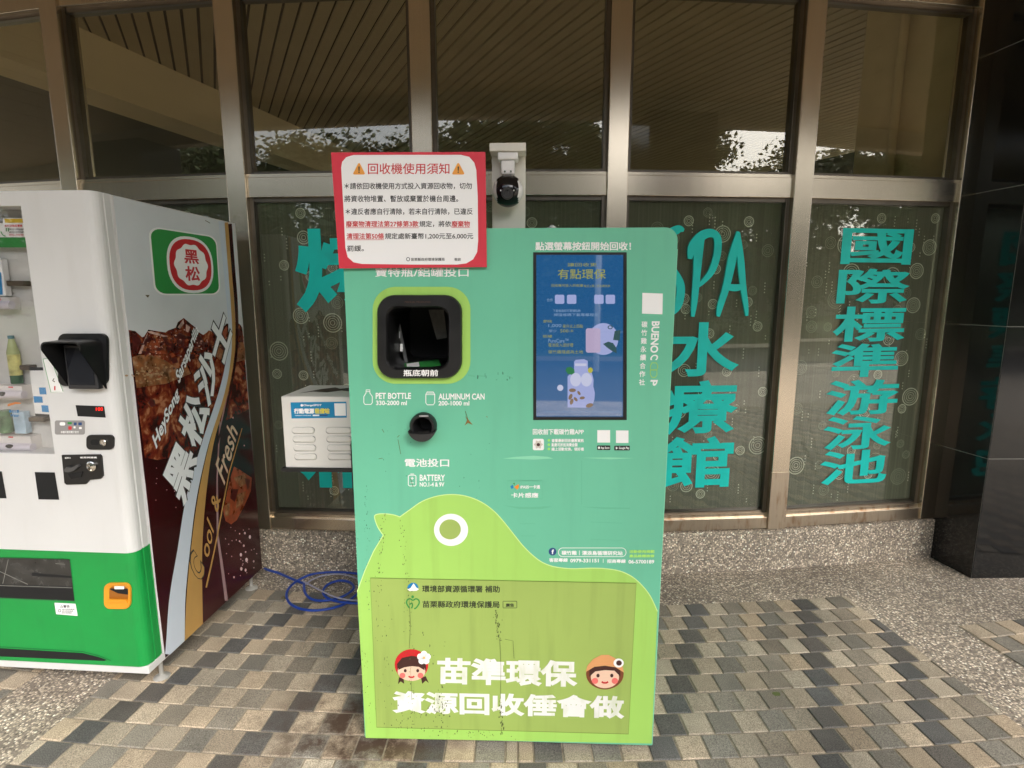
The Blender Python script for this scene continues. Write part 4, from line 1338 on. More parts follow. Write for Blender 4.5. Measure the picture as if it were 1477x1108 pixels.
# side advert, traced on the side panel
m_pink = film_mat('glass_rim_print', (.75, .50, .50), .45)
side_l = [(163, 283), (336, 323), (379, 820), (238.5, 949)]
shape(fvs, 'side_graphic', side_l, m_vside, .0004)
def q1(pp): return [(x / 3.6925, 260 + y / 3.6925) for x, y in pp]
def b1(pp): return [(190 + x / 5.035, 420 + y / 5.035) for x, y in pp]
def b2(pp): return [(190 + x / 3.695, 600 + y / 3.695) for x, y in pp]
ice = b1([(0, 285), (25, 290), (75, 335), (90, 330), (120, 280), (150, 285), (245, 300), (265, 285), (320, 265), (335, 225), (378, 195), (420, 230), (460, 262), (490, 300), (520, 318), (545, 300), (560, 285), (600, 300), (655, 275), (690, 235), (720, 240), (760, 222), (790, 245), (800, 262)])
ice[0] = (185.5, 476)
right_e = [(349.5, 478), (358, 575), (367, 680), (379, 820)]
left_e = [(238.5, 949), (225, 840), (210, 700), (200, 620)]
shape(fvs, 'cola_print', ice + right_e + left_e, m_maroon, .0008)
foam = ice + [(350, 478), (358, 575), (359, 590), (340, 600), (318, 610)] + b2([(330, 205), (250, 215), (140, 235), (70, 222)])
shape(fvs, 'ice_print', foam, m_cola, .0011)
# amber band of froth and paler cube faces
m_froth = mat('froth_print', (.23, .085, .028), .3, vary=.7, vscale=26, dirt=.6, dirtcol=(.6, .45, .3), dscale=40, dstretch=(1, 1, 1))
shape(fvs, 'froth_print', b1([(2, 480), (60, 462), (150, 468), (240, 500), (330, 560), (400, 540), (430, 600), (330, 640), (250, 672), (120, 690), (35, 705), (22, 600)]), m_froth, .0014)
shape(fvs, 'froth_print', b1([(585, 400), (640, 388), (740, 372), (812, 372), (822, 420), (825, 500), (740, 520), (690, 460), (640, 500), (600, 460)]), m_froth, .0014)
m_cube = mat('ice_highlight_print', (.62, .40, .34), .3, vary=.5, vscale=22)
m_cubed = mat('ice_dark_print', (.075, .008, .007), .3, vary=.6, vscale=22)
m_amber = mat('ice_amber_print', (.28, .055, .018), .3, vary=.6, vscale=24)
shapes(fvs, 'ice_facet', [b1(p) for p in ([(112, 292), (140, 290), (265, 330), (250, 338), (130, 305)], [(96, 345), (116, 300), (108, 350), (70, 455), (48, 458)], [(335, 262), (375, 205), (380, 235), (350, 275)], [(395, 240), (425, 262), (410, 300), (392, 290)], [(600, 312), (640, 300), (650, 330), (620, 340)])], m_cube, .0014)
shapes(fvs, 'ice_facet', [b1(p) for p in ([(135, 365), (190, 345), (290, 350), (310, 400), (260, 460), (150, 450), (110, 430)], [(640, 330), (690, 250), (700, 320), (668, 360)])], m_amber, .0013)
shapes(fvs, 'ice_facet', [b1(p) for p in ([(5, 300), (60, 340), (70, 360), (40, 440), (8, 455)], [(300, 350), (345, 300), (385, 320), (380, 400), (330, 420)], [(440, 330), (500, 320), (530, 380), (470, 410)], [(760, 250), (800, 300), (805, 360), (755, 330)])], m_cubed, .0013)
r4 = random.Random(3)
def shard(cx, cy, s):
    n = r4.choice((3, 4, 4, 5)); a0 = r4.uniform(0, 6.28); st = r4.uniform(.35, 1)
    return ell(cx, cy, s, s * st, n, 1, a0)
prof_ = [(0, 300), (75, 350), (120, 300), (245, 310), (335, 270), (378, 225), (460, 280), (520, 335), (600, 315), (690, 275), (760, 250), (800, 290)]
def top_at(x):
    for (xa, ya), (xb, yb) in zip(prof_, prof_[1:]):
        if xa <= x <= xb: return ya + (yb - ya) * (x - xa) / (xb - xa)
    return 320
for nm_, m_, cnt, s0, s1 in (('ice_glint', m_cubed, 60, 14, 34), ('ice_glint', m_amber, 50, 8, 26), ('ice_glint', m_cube, 70, 2.5, 10), ('ice_glint', m_cubed, 60, 3, 10)):
    L_ = []
    while len(L_) < cnt:
        x = r4.uniform(20, 560) if r4.random() < .8 else r4.uniform(660, 800)
        lo = top_at(x) + s1
        y = r4.uniform(lo, 480 if r4.random() < .75 else 900)
        if y < lo or (x < 60 + (y - 300) * .16): continue
        if y > 520 and x > 330 - (y - 520) * .35: continue
        L_.append(b1(shard(x, y, r4.uniform(s0, s1))))
    shapes(fvs, nm_, L_, m_, .00145 + .00008 * (cnt % 7) + .0001 * (s0 < 5))
shapes(fvs, 'froth_bubble', [b1(ell(r4.gauss(140, 75), r4.gauss(585, 32), r4.uniform(4, 13), r4.uniform(3, 9), 7)) for k in range(60)], mat('froth_bubble_print', (.46, .30, .17), .35), .0018)
# swooping white and gold bands
def band(name, cl, ws, m, lift):
    P = [(p.x, p.y, p.z) for p in smooth_path([(x, y, w) for (x, y), w in zip(cl, ws)], 5)]
    return strokes(fvs, name, [[(x, y) for x, y, w in P]], [w for x, y, w in P], m, lift)
band('gold_band', [(326.5, 321), (331, 382), (335.2, 436), (337.3, 478), (335, 520), (326, 568), (305, 640), (291, 719), (283.5, 794), (280.5, 862), (279.8, 925)], [5, 5, 5, 5, 4.5, 4.5, 6, 11.5, 16.5, 23, 27], m_gold, .0021)
band('maroon_band', [(331.5, 323), (336, 382), (340.5, 436), (342, 478), (339.5, 520), (331, 568), (314, 640)], [6, 5.5, 5, 4, 3.5, 3, 2.5], m_maroon, .0020)
band('white_band', [(319, 319), (325, 382), (330, 436), (332.5, 478), (329.5, 520), (319.5, 568), (296, 640), (276, 719), (265, 794), (256, 862), (253, 925), (251, 945)], [8, 7, 6.5, 6, 7, 9, 10, 15, 18, 23, 26.5, 26], mat('pale_blue_white', (.60, .66, .74), .4), .0019)
strokes(fvs, 'glass_rim', [b2([(470, 30), (455, 330), (458, 640), (478, 780), (505, 985)])], [1.5, 2, 3, 4, 4.5], m_pink, .0013, sm=0)
strokes(fvs, 'glass_rim', [b1([(740, 420), (715, 560), (690, 760), (650, 960), (632, 1100)])], 2.2, m_pink, .0013)
shape(fvs, 'ice_cube_print', b2([(545, 270), (580, 290), (640, 330), (635, 400), (600, 480), (560, 555), (530, 578), (500, 560), (486, 500), (500, 450), (520, 350)]), m_amber, .0014)
shapes(fvs, 'ice_cube_facet', [b2(p) for p in ([(540, 330), (600, 310), (625, 350), (580, 380)], [(495, 480), (525, 460), (520, 530), (500, 540)], [(560, 420), (610, 400), (590, 470), (555, 500)])], m_froth, .0018)
shapes(fvs, 'ice_cube_facet', [b2(p) for p in ([(530, 390), (570, 390), (550, 460), (525, 440)], [(600, 330), (632, 340), (620, 400)])], m_cubed, .0019)
r5 = random.Random(11)
dd_ = [(603, 625, 5, 7), (630, 645, 6, 10), (597, 692, 5, 7), (582, 740, 6, 10), (612, 768, 7, 12), (584, 815, 6, 10), (607, 822, 5, 9), (545, 860, 4, 6), (650, 775, 4, 6), (575, 668, 4, 5), (607, 725, 4, 5), (575, 628, 3, 4), (540, 10, 3, 5), (600, 158, 3, 4)]
dd_ += [(r5.uniform(500, 680), r5.uniform(590, 900), 2, 3) for k in range(26)] + [(r5.uniform(120, 240), r5.uniform(260, 560), 1.8, 2.4) for k in range(10)]
shapes(fvs, 'bubble', [b2(ell(x, y, a, c, 9)) for x, y, a, c in dd_], mat('bubble_print', (.70, .52, .52), .3), .0018)
# emblem
gq = fvs.pts(q1([(793, 248), (1150, 303), (1170, 607), (826, 609)]))
def uv(u, w): return (gq[0].lerp(gq[1], u)).lerp(gq[3].lerp(gq[2], u), w)
def uvshape(name, pts, m, lift):
    bm = BM(); bm.faces.new([bm.verts.new(uv(*p) + Vector((lift, 0, 0))) for p in pts]); return obj(name, bm, m, vm, normals=False)
uvshape('emblem', rr(-.012, -.012, 1.012, 1.012, .15), m_white, .0008)
uvshape('emblem', rr(.01, .01, .99, .99, .14), m_dgreen, .0012)
uvshape('emblem_ring', ell(.55, .52, .36, .46, 40, .82), m_white, .0016)
uvshape('emblem_ring', ell(.55, .52, .325, .415, 40, .82), m_redp, .0020)
uvshape('emblem_ring', [(.55 + .255 * (1 + .04 * math.cos(10 * a)) * math.cos(a), .52 + .335 * (1 + .04 * math.cos(10 * a)) * math.sin(a)) for a in [2 * math.pi * k / 80 for k in range(80)]], m_white, .0024)
for ch, w0, w1 in (('黑', .27, .50), ('松', .54, .78)):
    text(vm, 'lettering', ch, [uv(.44, w0), uv(.67, w0), uv(.67, w1), uv(.44, w1)], m_redp, .025, lift=.0028)
# slanted brand lettering
def vtxt(s, q, m, bold, lift, shear=0): return text(vm, 'lettering', s, fvs.pts(q), m, bold, lift=lift, depth=.00004, shear=shear)
m_silver = mat('silver_print', (.84, .86, .87), .4)
for ch, q in (('黑', b2([(150, 345), (243, 108), (352, 225), (280, 490)])), ('松', [(253.5, 617), (271, 559.5), (304, 590), (284.5, 654)]),
              ('沙', [(276, 548.5), (293, 494), (318, 528), (301, 594)]), ('士', [(296, 501), (314.5, 437.5), (335, 479), (322, 529)])):
    c = (sum(p[0] for p in q) / 4, sum(p[1] for p in q) / 4)
    vtxt(ch, [(c[0] + (x - c[0]) * 1.05, c[1] + (y - c[1]) * 1.05) for x, y in q], m_ink, .072, .0026)
    vtxt(ch, q, m_silver, .034, .0034)
for s, q in (('HeySong', [(216, 634), (253, 556.5), (260, 571), (227, 652)]), ('Sarsaparilla', [(250.5, 541), (280.5, 467), (288, 480), (259.5, 558)])):
    vtxt(s, q, m_ink, .075, .0026, .25); vtxt(s, q, m_silver, .028, .0034, .25)
vtxt('C', b2([(290, 800), (318, 700), (398, 800), (372, 895)]), m_ink, .07, .0024, .2)
vtxt('C', b2([(296, 800), (322, 712), (392, 800), (368, 888)]), m_gold, .03, .0032, .2)
vtxt('ool', b2([(360, 735), (400, 535), (440, 590), (408, 755)]), m_gold, .012, .0026, .3)
vtxt('&', b2([(412, 485), (428, 412), (474, 430), (456, 516)]), m_gold, .012, .0026, .3)
vtxt('Fresh', b2([(436, 285), (512, 28), (566, 80), (492, 372)]), mat('pale_gold_print', (.62, .48, .33), .4), .012, .0026, .3)
strokes(fvs, 'flourish', [b2([(397, 915), (440, 720), (520, 300), (588, 66)])], [2.4, 2.0, 1.6, 1.0], m_gold, .0026)
shapes(fvs, 'tape_mark', [b1([(98, 28), (130, 28), (118, 48), (108, 40)])], m_grime2, .0008)
strokes(fvs, 'dirt_line', [[(225, 297), (240, 300)], [(250, 301), (262, 305), (280, 309)], [(296, 318), (303, 322)]], .9, m_grime2, .0008)

# front controls
bm = BM(); prism(bm, fv.pts(rr(88, 481, 157.5, 556, 10)), (0, -.012, 0)); pay = obj('card_reader_plate', bm, m_blackp, vm)
hq = fv.pts([(95, 486), (153, 486), (153, 562), (95, 562)])
hx0, hx1, hz1, hz0 = hq[0].x + .004, hq[1].x - .008, hq[0].z - .005, hq[2].z + .002
def hood(y, x0, x1, zt, zb, r=.018):
    return [Vector((x0, y, zb)), Vector((x0, y, zt - r))] + [Vector((x0 + r - r * math.cos(R(a)), y, zt - r + r * math.sin(R(a)))) for a in (22, 45, 68, 90)] + \
           [Vector((x1 - r + r * math.sin(R(a)), y, zt - r + r * math.cos(R(a)))) for a in (0, 22, 45, 68)] + [Vector((x1, y, zt - r)), Vector((x1, y, zb))]
bm = BM()
A_ = hood(-.097, hx0, hx1, hz1, hz0)
B_ = hood(-.185, hx0 - .002, hx1 + .002, hz1 - .004, hz1 - .030)
C_ = hood(-.185, hx0 + .002, hx1 - .002, hz1 - .008, hz1 - .030)
D_ = hood(-.097, hx0 + .004, hx1 - .004, hz1 - .004, hz0)
rows = [[bm.verts.new(p) for p in L_] for L_ in (A_, B_, C_, D_)]
for a, b_ in zip(rows, rows[1:]):
    for i in range(len(a) - 1): bm.faces.new((a[i], a[i + 1], b_[i + 1], b_[i]))
obj('reader_hood', bm, m_blackp, vm, smooth=True)
bm = BM(); box(bm, hx0 + .012, hx1 - .012, -.118, -.097, hz0 + .004, hz1 - .02, bevel=.003); rd = obj('card_reader', bm, mat('reader_case', (.03, .03, .032), .3), vm)
bm = BM(); box(bm, hx0 + .020, hx1 - .022, -.1195, -.1178, hz0 + .018, hz1 - .03); obj('reader_screen', bm, mat('reader_glass', (.012, .013, .016), .05), rd)
shape(fv, 'price_display', [(109, 584.5), (150, 586), (152.5, 602.5), (112, 600.5)], m_hole, .0012)
m_led = mat('red_led', (.7, .01, .005), .4); m_led.node_tree.nodes['Principled BSDF'].inputs['Emission Color'].default_value = (1, .02, .01, 1); m_led.node_tree.nodes['Principled BSDF'].inputs['Emission Strength'].default_value = .5
ftext(fv, '100', 139, 587.5, 149, 592.5, m_led, .0, lift=.0018)
shape(fv, 'payment_sticker', rr(79, 606.5, 122.5, 627, 3), mat('grey_sticker', (.30, .29, .28), .5), .0008)
shapes(fv, 'sticker_icon', [rr(86, 609, 94, 614, 2), rr(106, 615, 109, 618, .6), rr(114, 616, 118, 619, .8)], m_white, .0014)
shapes(fv, 'sticker_icon', [rr(98.5, 615, 103.5, 620, .8)], m_red_ink, .0014); shapes(fv, 'sticker_icon', [rr(97.5, 609, 103.5, 612, .5)], m_dgreen, .0014)
shapes(fv, 'sticker_icon', [rr(106.5, 609.5, 110.5, 613.5, .6), rr(113, 609.5, 118, 613.5, .6)], m_navy, .0014)
ftext(fv, '本機可使用電子支付', 88, 621.5, 114, 625, m_white, .02, lift=.0012)
bm = BM(); prism(bm, fv.pts(rr(126.5, 627, 165.5, 648, 6, 4)), (0, -.006, 0)); cs_ = obj('coin_slot', bm, m_blackp, vm)
def disc(cx, cy, r, y0, prof, m, name, parent=vm):
    c = fv.at(cx, cy)
    bm = BM(); lathe(bm, prof, Matrix.Translation((c.x, y0, c.z)) @ Matrix.Rotation(math.pi / 2, 4, 'X'), 24)
    return obj(name, bm, m, parent, smooth=True)
disc(151.5, 637.5, 0, -.0915, [(.0125, 0), (.0125, .004), (.010, .006), (.009, .003), (.005, .003), (.003, .006)], m_metal, 'coin_ring')
shape(fv, 'slot_opening', rr(130.5, 634, 143, 642, 3.5), m_hole, .0066)
bm = BM(); prism(bm, fv.pts([(91, 656), (145.5, 655), (148, 658), (150.5, 686), (147, 690), (131, 691.5), (126, 697.5), (98, 698.5), (95, 696)]), (0, -.006, 0)); obj('coin_return_panel', bm, m_blackp, vm)
disc(135, 671.5, 0, -.0915, [(.018, 0), (.018, .005), (.014, .007), (.012, .004), (.006, .005), (.002, .007)], m_metal, 'lock')
bm = BM(); prism(bm, [p + Vector((0, -.006, 0)) for p in fv.pts([(98, 676), (101, 672), (108, 672.5), (117, 668.5), (119, 671), (112, 677), (104, 679.5), (99, 679)])], (0, -.010, 0)); obj('return_lever', bm, mat('grey_plastic', (.07, .07, .07), .35), vm)
bm = BM(); prism(bm, [p + Vector((0, -.006, 0)) for p in fv.pts([(101, 683), (122, 679), (120, 687), (106, 690)])], (0, -.003, 0)); obj('coin_chute', bm, m_hole, vm)
ftext(fv, '返幣口', 96, 658.5, 104, 661, m_white, .02, lift=.0068); ftext(fv, '紙幣辨識機', 118, 658, 142, 660.5, m_white, .02, lift=.0068)
shape(fv, 'dark_window', [(50, 681), (79, 681.5), (85.5, 721), (55.5, 720.5)], m_hole, .0012)
shape(fv, 'dark_window', [(-22, 680), (2.5, 680), (9.5, 719), (-15, 718.5)], m_hole, .0012)
# delivery port with clear flap
port = [(-60, 803), (100.5, 807), (107.5, 867), (-60, 860)]
shape(fv, 'delivery_port', port, mat('port_grey', (.035, .035, .033), .25, vary=.4, vscale=20), .0010)
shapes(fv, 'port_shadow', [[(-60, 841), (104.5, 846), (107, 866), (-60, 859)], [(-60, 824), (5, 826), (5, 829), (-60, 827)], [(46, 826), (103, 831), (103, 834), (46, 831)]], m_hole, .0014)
strokes(fv, 'port_edge', [port], 1.3, mat('port_rim', (.02, .09, .035), .4), .0018, closed=True)
strokes(fv, 'port_highlight', [[(12, 807), (4, 842)], [(-40, 806), (40, 843)], [(80, 813), (94, 814)], [(-20, 844), (104, 848)]], [.9, .9], mat('acrylic_edge', (.20, .20, .18), .3), .0018)
bm = BM()
P0 = fv.pts(rr(152, 840, 190, 877, 9, 5)); P1 = fv.pts(rr(155, 843, 187, 874, 7, 5)); P2 = fv.pts(rr(158, 846, 185, 868, 6, 5))
loops(bm, [sh(P0, -.0855), sh(P0, -.092), sh(P1, -.092), sh(P2, -.0856)])
m_yel = mat('amber_plastic', (.72, .30, .02), .3)
cup = obj('change_cup', bm, m_yel, vm, smooth=True)
shape(fv, 'cup_back', rr(157, 845, 186, 869, 6), mat('amber_dark', (.32, .11, .01), .35), .0008, cup)
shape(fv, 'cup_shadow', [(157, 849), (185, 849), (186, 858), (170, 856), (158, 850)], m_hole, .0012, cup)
shape(fv, 'cup_label', rr(165, 845.5, 179, 850, .8), m_white, .0018, cup)
bm = BM(); prism(bm, [p + Vector((0, -.003, 0)) for p in fv.pts([(158, 863), (184, 863.5), (186, 868), (160, 868)])], (0, -.006, 0)); obj('cup_lip', bm, m_yel, cup)
shape(fv, 'notice_sticker', [(78.5, 869.5), (109, 871), (112, 888.5), (81, 886)], m_white, .0008)
ftext(fv, '△警告', 87, 872.5, 101, 876.5, m_ink, .02, lift=.0012)
for k in range(3): ftext(fv, '請勿傾倒機器', 90, 877.8 + k * 2.6, 108 - k * 2, 879.6 + k * 2.6, m_ink, .01, lift=.0012)
ringshape(fv, 'sticker_ring', ell(86, 881, 2.2, 2.2, 14), ell(86, 881, 1.5, 1.5, 14), m_ink, .0012)
bm = BM(); bm.faces.new([bm.verts.new(p) for p in fv.pts([(61, 518), (74, 516), (92, 566), (73, 566.5)], .0008)]); obj('window_sticker', bm, m_white, vm, normals=False)
strokes(fv, 'sticker_outline', [[(62, 518), (73, 517), (91, 565), (73.5, 566)]], .8, m_dgreen, .0014, closed=True)
strokes(fv, 'sticker_mark', [[(78, 546), (76, 549), (79, 551)]], 1.4, m_grime2, .0014); strokes(fv, 'sticker_mark', [[(79, 557), (79, 563)]], 2.0, m_red_ink, .0014)
# display case behind the window
m_case = mat('case_white', (.62, .61, .58), .4, vary=.12, vscale=5)
bm = BM(); box(bm, -VW + .03, WX + .003, .001, .0018, ZG + .02, ZV - .02)
bm2 = bm
obj('case_back', bm, m_case, vm)
bm = BM(); box(bm, WX, WX + .0022, -.080, .001, wy0, wy1); obj('window_jamb', bm, m_vw, vm)
bm = BM(); box(bm, -1.05, WX, -.074, -.072, wy0, wy1); obj('window_pane', bm, glass_mat('vending_glass', (.93, .93, .93), .05), vm)
fb2 = Face(vm, 1, -.030)
shape(fb2, 'header_card', [(-60, 314.5), (34, 314.5), (36.5, 343), (-60, 343)], m_white, .001)
shape(fb2, 'header_card', [(-60, 314.5), (4, 314.5), (4, 322), (-60, 322)], mat('grey_strip', (.18, .18, .18), .5), .002)
shape(fb2, 'header_card', [(6, 315.5), (34, 315.5), (35, 321.5), (7, 321.5)], mat('yellow_strip', (.72, .50, .03), .5), .002)
shape(fb2, 'header_card', [(-60, 343), (36.5, 342), (39, 357), (-60, 357)], m_dgreen, .001)
ftext(fb2, '飲料自動販賣機', 7.5, 324, 33, 328, m_red_ink, .02, lift=.002)
for k in range(3): ftext(fb2, '請勿投入外幣或偽鈔', 14, 329.5 + k * 4, 35, 332.5 + k * 4, m_ink if k < 2 else m_red_ink, .01, lift=.002)
strokes(fb2, 'header_mark', [[(1, 334), (4, 339), (8, 341)], [(9, 329), (9, 334)], [(12, 329), (12, 334)]], 1.4, m_dgreen, .002)
m_tray = mat('tray_white', (.70, .67, .64), .4)
for (yt, yb, x1, yl0, yl1, bx1, has) in ((429, 447, 19, 434, 446, 17, 0), (555, 576, 38, 562.5, 574.5, 35, 1), (627, 652, 51, 638, 650.5, 48, 1)):
    a, b_ = fb2.at(-60, yt), fb2.at(x1, yb)
    bm = BM(); box(bm, a.x, b_.x, -.040, .0, b_.z, a.z); 
    tray = obj('shelf_tray', bm, m_tray, vm)
    p, q_ = Face(vm, 1, -.046).at(-60, yl0), Face(vm, 1, -.046).at(bx1, yl1)
    bm = BM(); tube(bm, [(p.x, -.044, (p.z + q_.z) / 2), (q_.x, -.044, (p.z + q_.z) / 2)], (p.z - q_.z) / 2, 14); obj('price_tube', bm, mat('lilac_white', (.66, .62, .68), .35) if not has and 'lilac_white' not in MATS else MATS['lilac_white'], tray, smooth=True)
    if has:
        fb3 = Face(vm, 1, -.0555)
        bm = BM(); c = fb3.at(3 if has and yt < 600 else 13.5, (yl0 + yl1) / 2); lathe(bm, [(.0165, 0), (.0165, .002), (.012, .004)], Matrix.Translation((c.x, -.0535, c.z)) @ Matrix.Rotation(math.pi / 2, 4, 'X') @ Matrix.Diagonal((1, .5, 1, 1)), 20)
        obj('button', bm, m_blackp, tray, smooth=True)
    shape(Face(vm, 1, -.0405), 'price_mark', [(12, yt + 2.5), (19, yt + 2.8), (19, yt + 4.8), (12, yt + 4.5)] if yt > 500 else [(-6, yt + 2), (1, yt + 2), (1, yt + 4), (-6, yt + 4)], m_red_ink, .0006, tray)
for x0, y0, x1, y1 in ((8, 405, 34, 412.5), (27, 527, 43, 534), (40, 602, 64, 609)):
    bm = BM(); a, b_ = fb2.at(x0, y0), fb2.at(x1, y1); box(bm, a.x, b_.x, -.03, 0, b_.z, a.z, bevel=.003); obj('shelf_hook', bm, mat('brown_plastic', (.10, .075, .05), .4) if 'brown_plastic' not in MATS else MATS['brown_plastic'], vm)
# payment leaflets stuck inside the pane
ff = Face(vm, 1, -.070)
shape(ff, 'payment_leaflet', [(42, 529.5), (64, 530), (74, 601.5), (51, 600)], m_white, 0)
shapes(ff, 'leaflet_block', [[(42, 529.5), (64, 530), (64.6, 534.5), (42.6, 534.5)], [(50.5, 596.5), (73.4, 598), (74, 601.8), (51, 600.5)]], m_ink, .0006)
shapes(ff, 'leaflet_block', [[(56, 559), (68.5, 559), (69.6, 569), (57.3, 569)], [(48, 571.5), (61, 572), (62, 581), (49.3, 581)], [(59.5, 584.5), (72, 585), (73, 595), (60.6, 594)]], mat('leaflet_blue', (.02, .25, .55), .5), .0006)

# sample drinks on the shelves
fp = Face(vm, 1, -.034)
def drink(name, label, cat, x, base_z, parts):
    e = empty(name, tuple((world_m(vm) @ Vector((x, -.020, base_z)))[:]), -.0707, label, cat, 'sample drinks in the vending machine window')
    for nm, prof, m in parts:
        bm = BM(); lathe(bm, prof, None, 20); obj(nm, bm, m, e, smooth=True)
    return e
z2 = fb2.at(10, 554).z + .001
m_pet = mat('pale_green_bottle', (.42, .47, .22), .2); m_lab = mat('yellow_label', (.58, .55, .20), .4, vary=.5, vscale=30); m_dg = mat('bottle_dark_green', (.04, .11, .05), .2)
xb = fp.at(13.5, 510).x
e = drink('drink_bottle', 'clear bottle with yellow lemon label on the middle shelf of the vending machine', 'bottle', xb, z2,
      [('body', [(.017, 0), (.0185, .004), (.0185, .030)], m_dg), ('label', [(.0188, .0305), (.0188, .105)], m_lab), ('shoulder', [(.0185, .1055), (.0185, .113), (.010, .150), (.008, .160)], m_pet), ('cap', [(.0095, .161), (.0095, .172)], mat('teal_cap', (.10, .22, .26), .4))])
z3 = fb2.at(20, 626).z + .001
xc = fp.at(25, 600).x; xg = fp.at(2, 600).x
m_tea = mat('blue_can_print', (.42, .56, .66), .35, vary=.25, vscale=24); m_gcan = mat('green_can_print', (.10, .19, .09), .35, vary=.6, vscale=24)
e = empty('drink_carton', tuple((world_m(vm) @ Vector((xc, -.018, z3)))[:]), -.0707, 'pale blue drink carton with dark blue writing on the bottom shelf of the vending machine', 'carton', 'sample drinks in the vending machine window')
bm = BM(); box(bm, -.022, .022, -.014, .012, 0, .082, bevel=.003); obj('carton', bm, m_tea, e)
fcn = Face(e, 1, -.0142)
ftext(fcn, '楊枝甘露', 13, 591, 28, 595.5, m_blue, .03, lift=.0006); ftext(fcn, 'Water', 15, 597, 28, 601.5, m_blue, .03, lift=.0006)
shape(fcn, 'carton_stripe', [(11, 583), (22, 580), (30, 581), (30, 582.5), (22, 583), (11, 586.5)], m_orange, .0006)
e = empty('drink_can', tuple((world_m(vm) @ Vector((xg - .004, -.018, z3)))[:]), -.0707, 'dark green patterned drink can left of the pale blue carton', 'can', 'sample drinks in the vending machine window')
bm = BM(); lathe(bm, [(.017, 0), (.0205, .004), (.0205, .076), (.018, .084)], None, 20); obj('can', bm, m_gcan, e, smooth=True)
z1 = fb2.at(0, 428).z + .001
e = empty('drink_pack', tuple((world_m(vm) @ Vector((fp.at(-9, 390).x, -.018, z1)))[:]), -.0707, 'white and blue drink pack on the top shelf of the vending machine', 'pack', 'sample drinks in the vending machine window')
bm = BM(); box(bm, -.028, .028, -.014, .012, 0, .13, bevel=.004); obj('pack', bm, m_white, e)
fpk = Face(e, 1, -.0142); shape(fpk, 'pack_print', [(-30, 395), (1.5, 393), (4, 425), (-30, 426)], MATS['leaflet_blue'], .0006)

# ------------------------------------------------------------------ blue hose and grey cable lying on the floor
def gpx(px, py, z):
    u, a = -(py - 554) / FPX, (px - 738.5) / FPX
    d = Vector((a, math.cos(PITCH) + u * math.sin(PITCH), -math.sin(PITCH) + u * math.cos(PITCH)))
    return Vector((0, 0, EYE)) + d * ((z - EYE) / d.z)
def z3p(pp, z):
    return [gpx(200 + x / 4.616, 780 + y / 4.616, z) for x, y in pp]
m_hose = mat('blue_hose', (.015, .06, .36), .35, vary=.1)
m_cable = mat('lilac_grey_cable', (.36, .35, .44), .4)
ho = BM()
tube(ho, smooth_path(z3p([(790, 150), (850, 190), (930, 215), (1030, 258), (1100, 285)], .010) , 6), .0062, 8)
tube(ho, smooth_path(z3p([(1480, 225), (1420, 215), (1300, 209), (1160, 222), (1065, 262), (1003, 312), (984, 362), (1003, 412), (1060, 448), (1150, 464), (1250, 457), (1350, 430), (1410, 392), (1470, 340)], .012), 6), .0062, 8)
tube(ho, smooth_path(z3p([(1100, 285), (1108, 345), (1150, 388), (1230, 400), (1330, 382), (1400, 348), (1432, 312), (1405, 277), (1335, 266), (1262, 290), (1228, 332), (1245, 372), (1310, 402), (1400, 414), (1490, 418)], .020), 6), .0062, 8)
hose = obj('hose', ho, m_hose, smooth=True)
tag(hose, 'thin blue hose coiled on the pavers beside the green machine', 'hose')
ca = BM()
tube(ca, smooth_path(z3p([(1095, 270), (1160, 305), (1240, 345), (1300, 372), (1380, 392), (1480, 400)], .028), 6), .0040, 8)
tube(ca, smooth_path(z3p([(1115, 292), (1150, 262), (1230, 232), (1330, 222), (1420, 238), (1480, 268)], .026), 6), .0040, 8)
cab = obj('cable', ca, m_cable, smooth=True)
tag(cab, 'pale lilac grey cable looping through the blue hose coil', 'cable')
bm = BM(); lathe(bm, [(.010, 0), (.012, .006), (.006, .012)], Matrix.Translation(gpx(409, 864, .001)), 8); lf = obj('leaf_scrap', bm, m_grime2)
tag(lf, 'small dark scrap of leaf on the pavers left of the hose coil', 'litter')
bm = BM(); cpt = gpx(1121, 1003, .006)
bm.faces.new([bm.verts.new(cpt + Vector((.012 * (1 + .5 * math.sin(3 * a)) * math.cos(a), .020 * (1 + .3 * math.cos(2 * a)) * math.sin(a), .003 * math.sin(a)))) for a in [2 * math.pi * k / 14 for k in range(14)]])
lf = obj('gum_spot', bm, m_grime); tag(lf, 'black flattened gum blot on a grey paver to the right of the machine', 'litter')

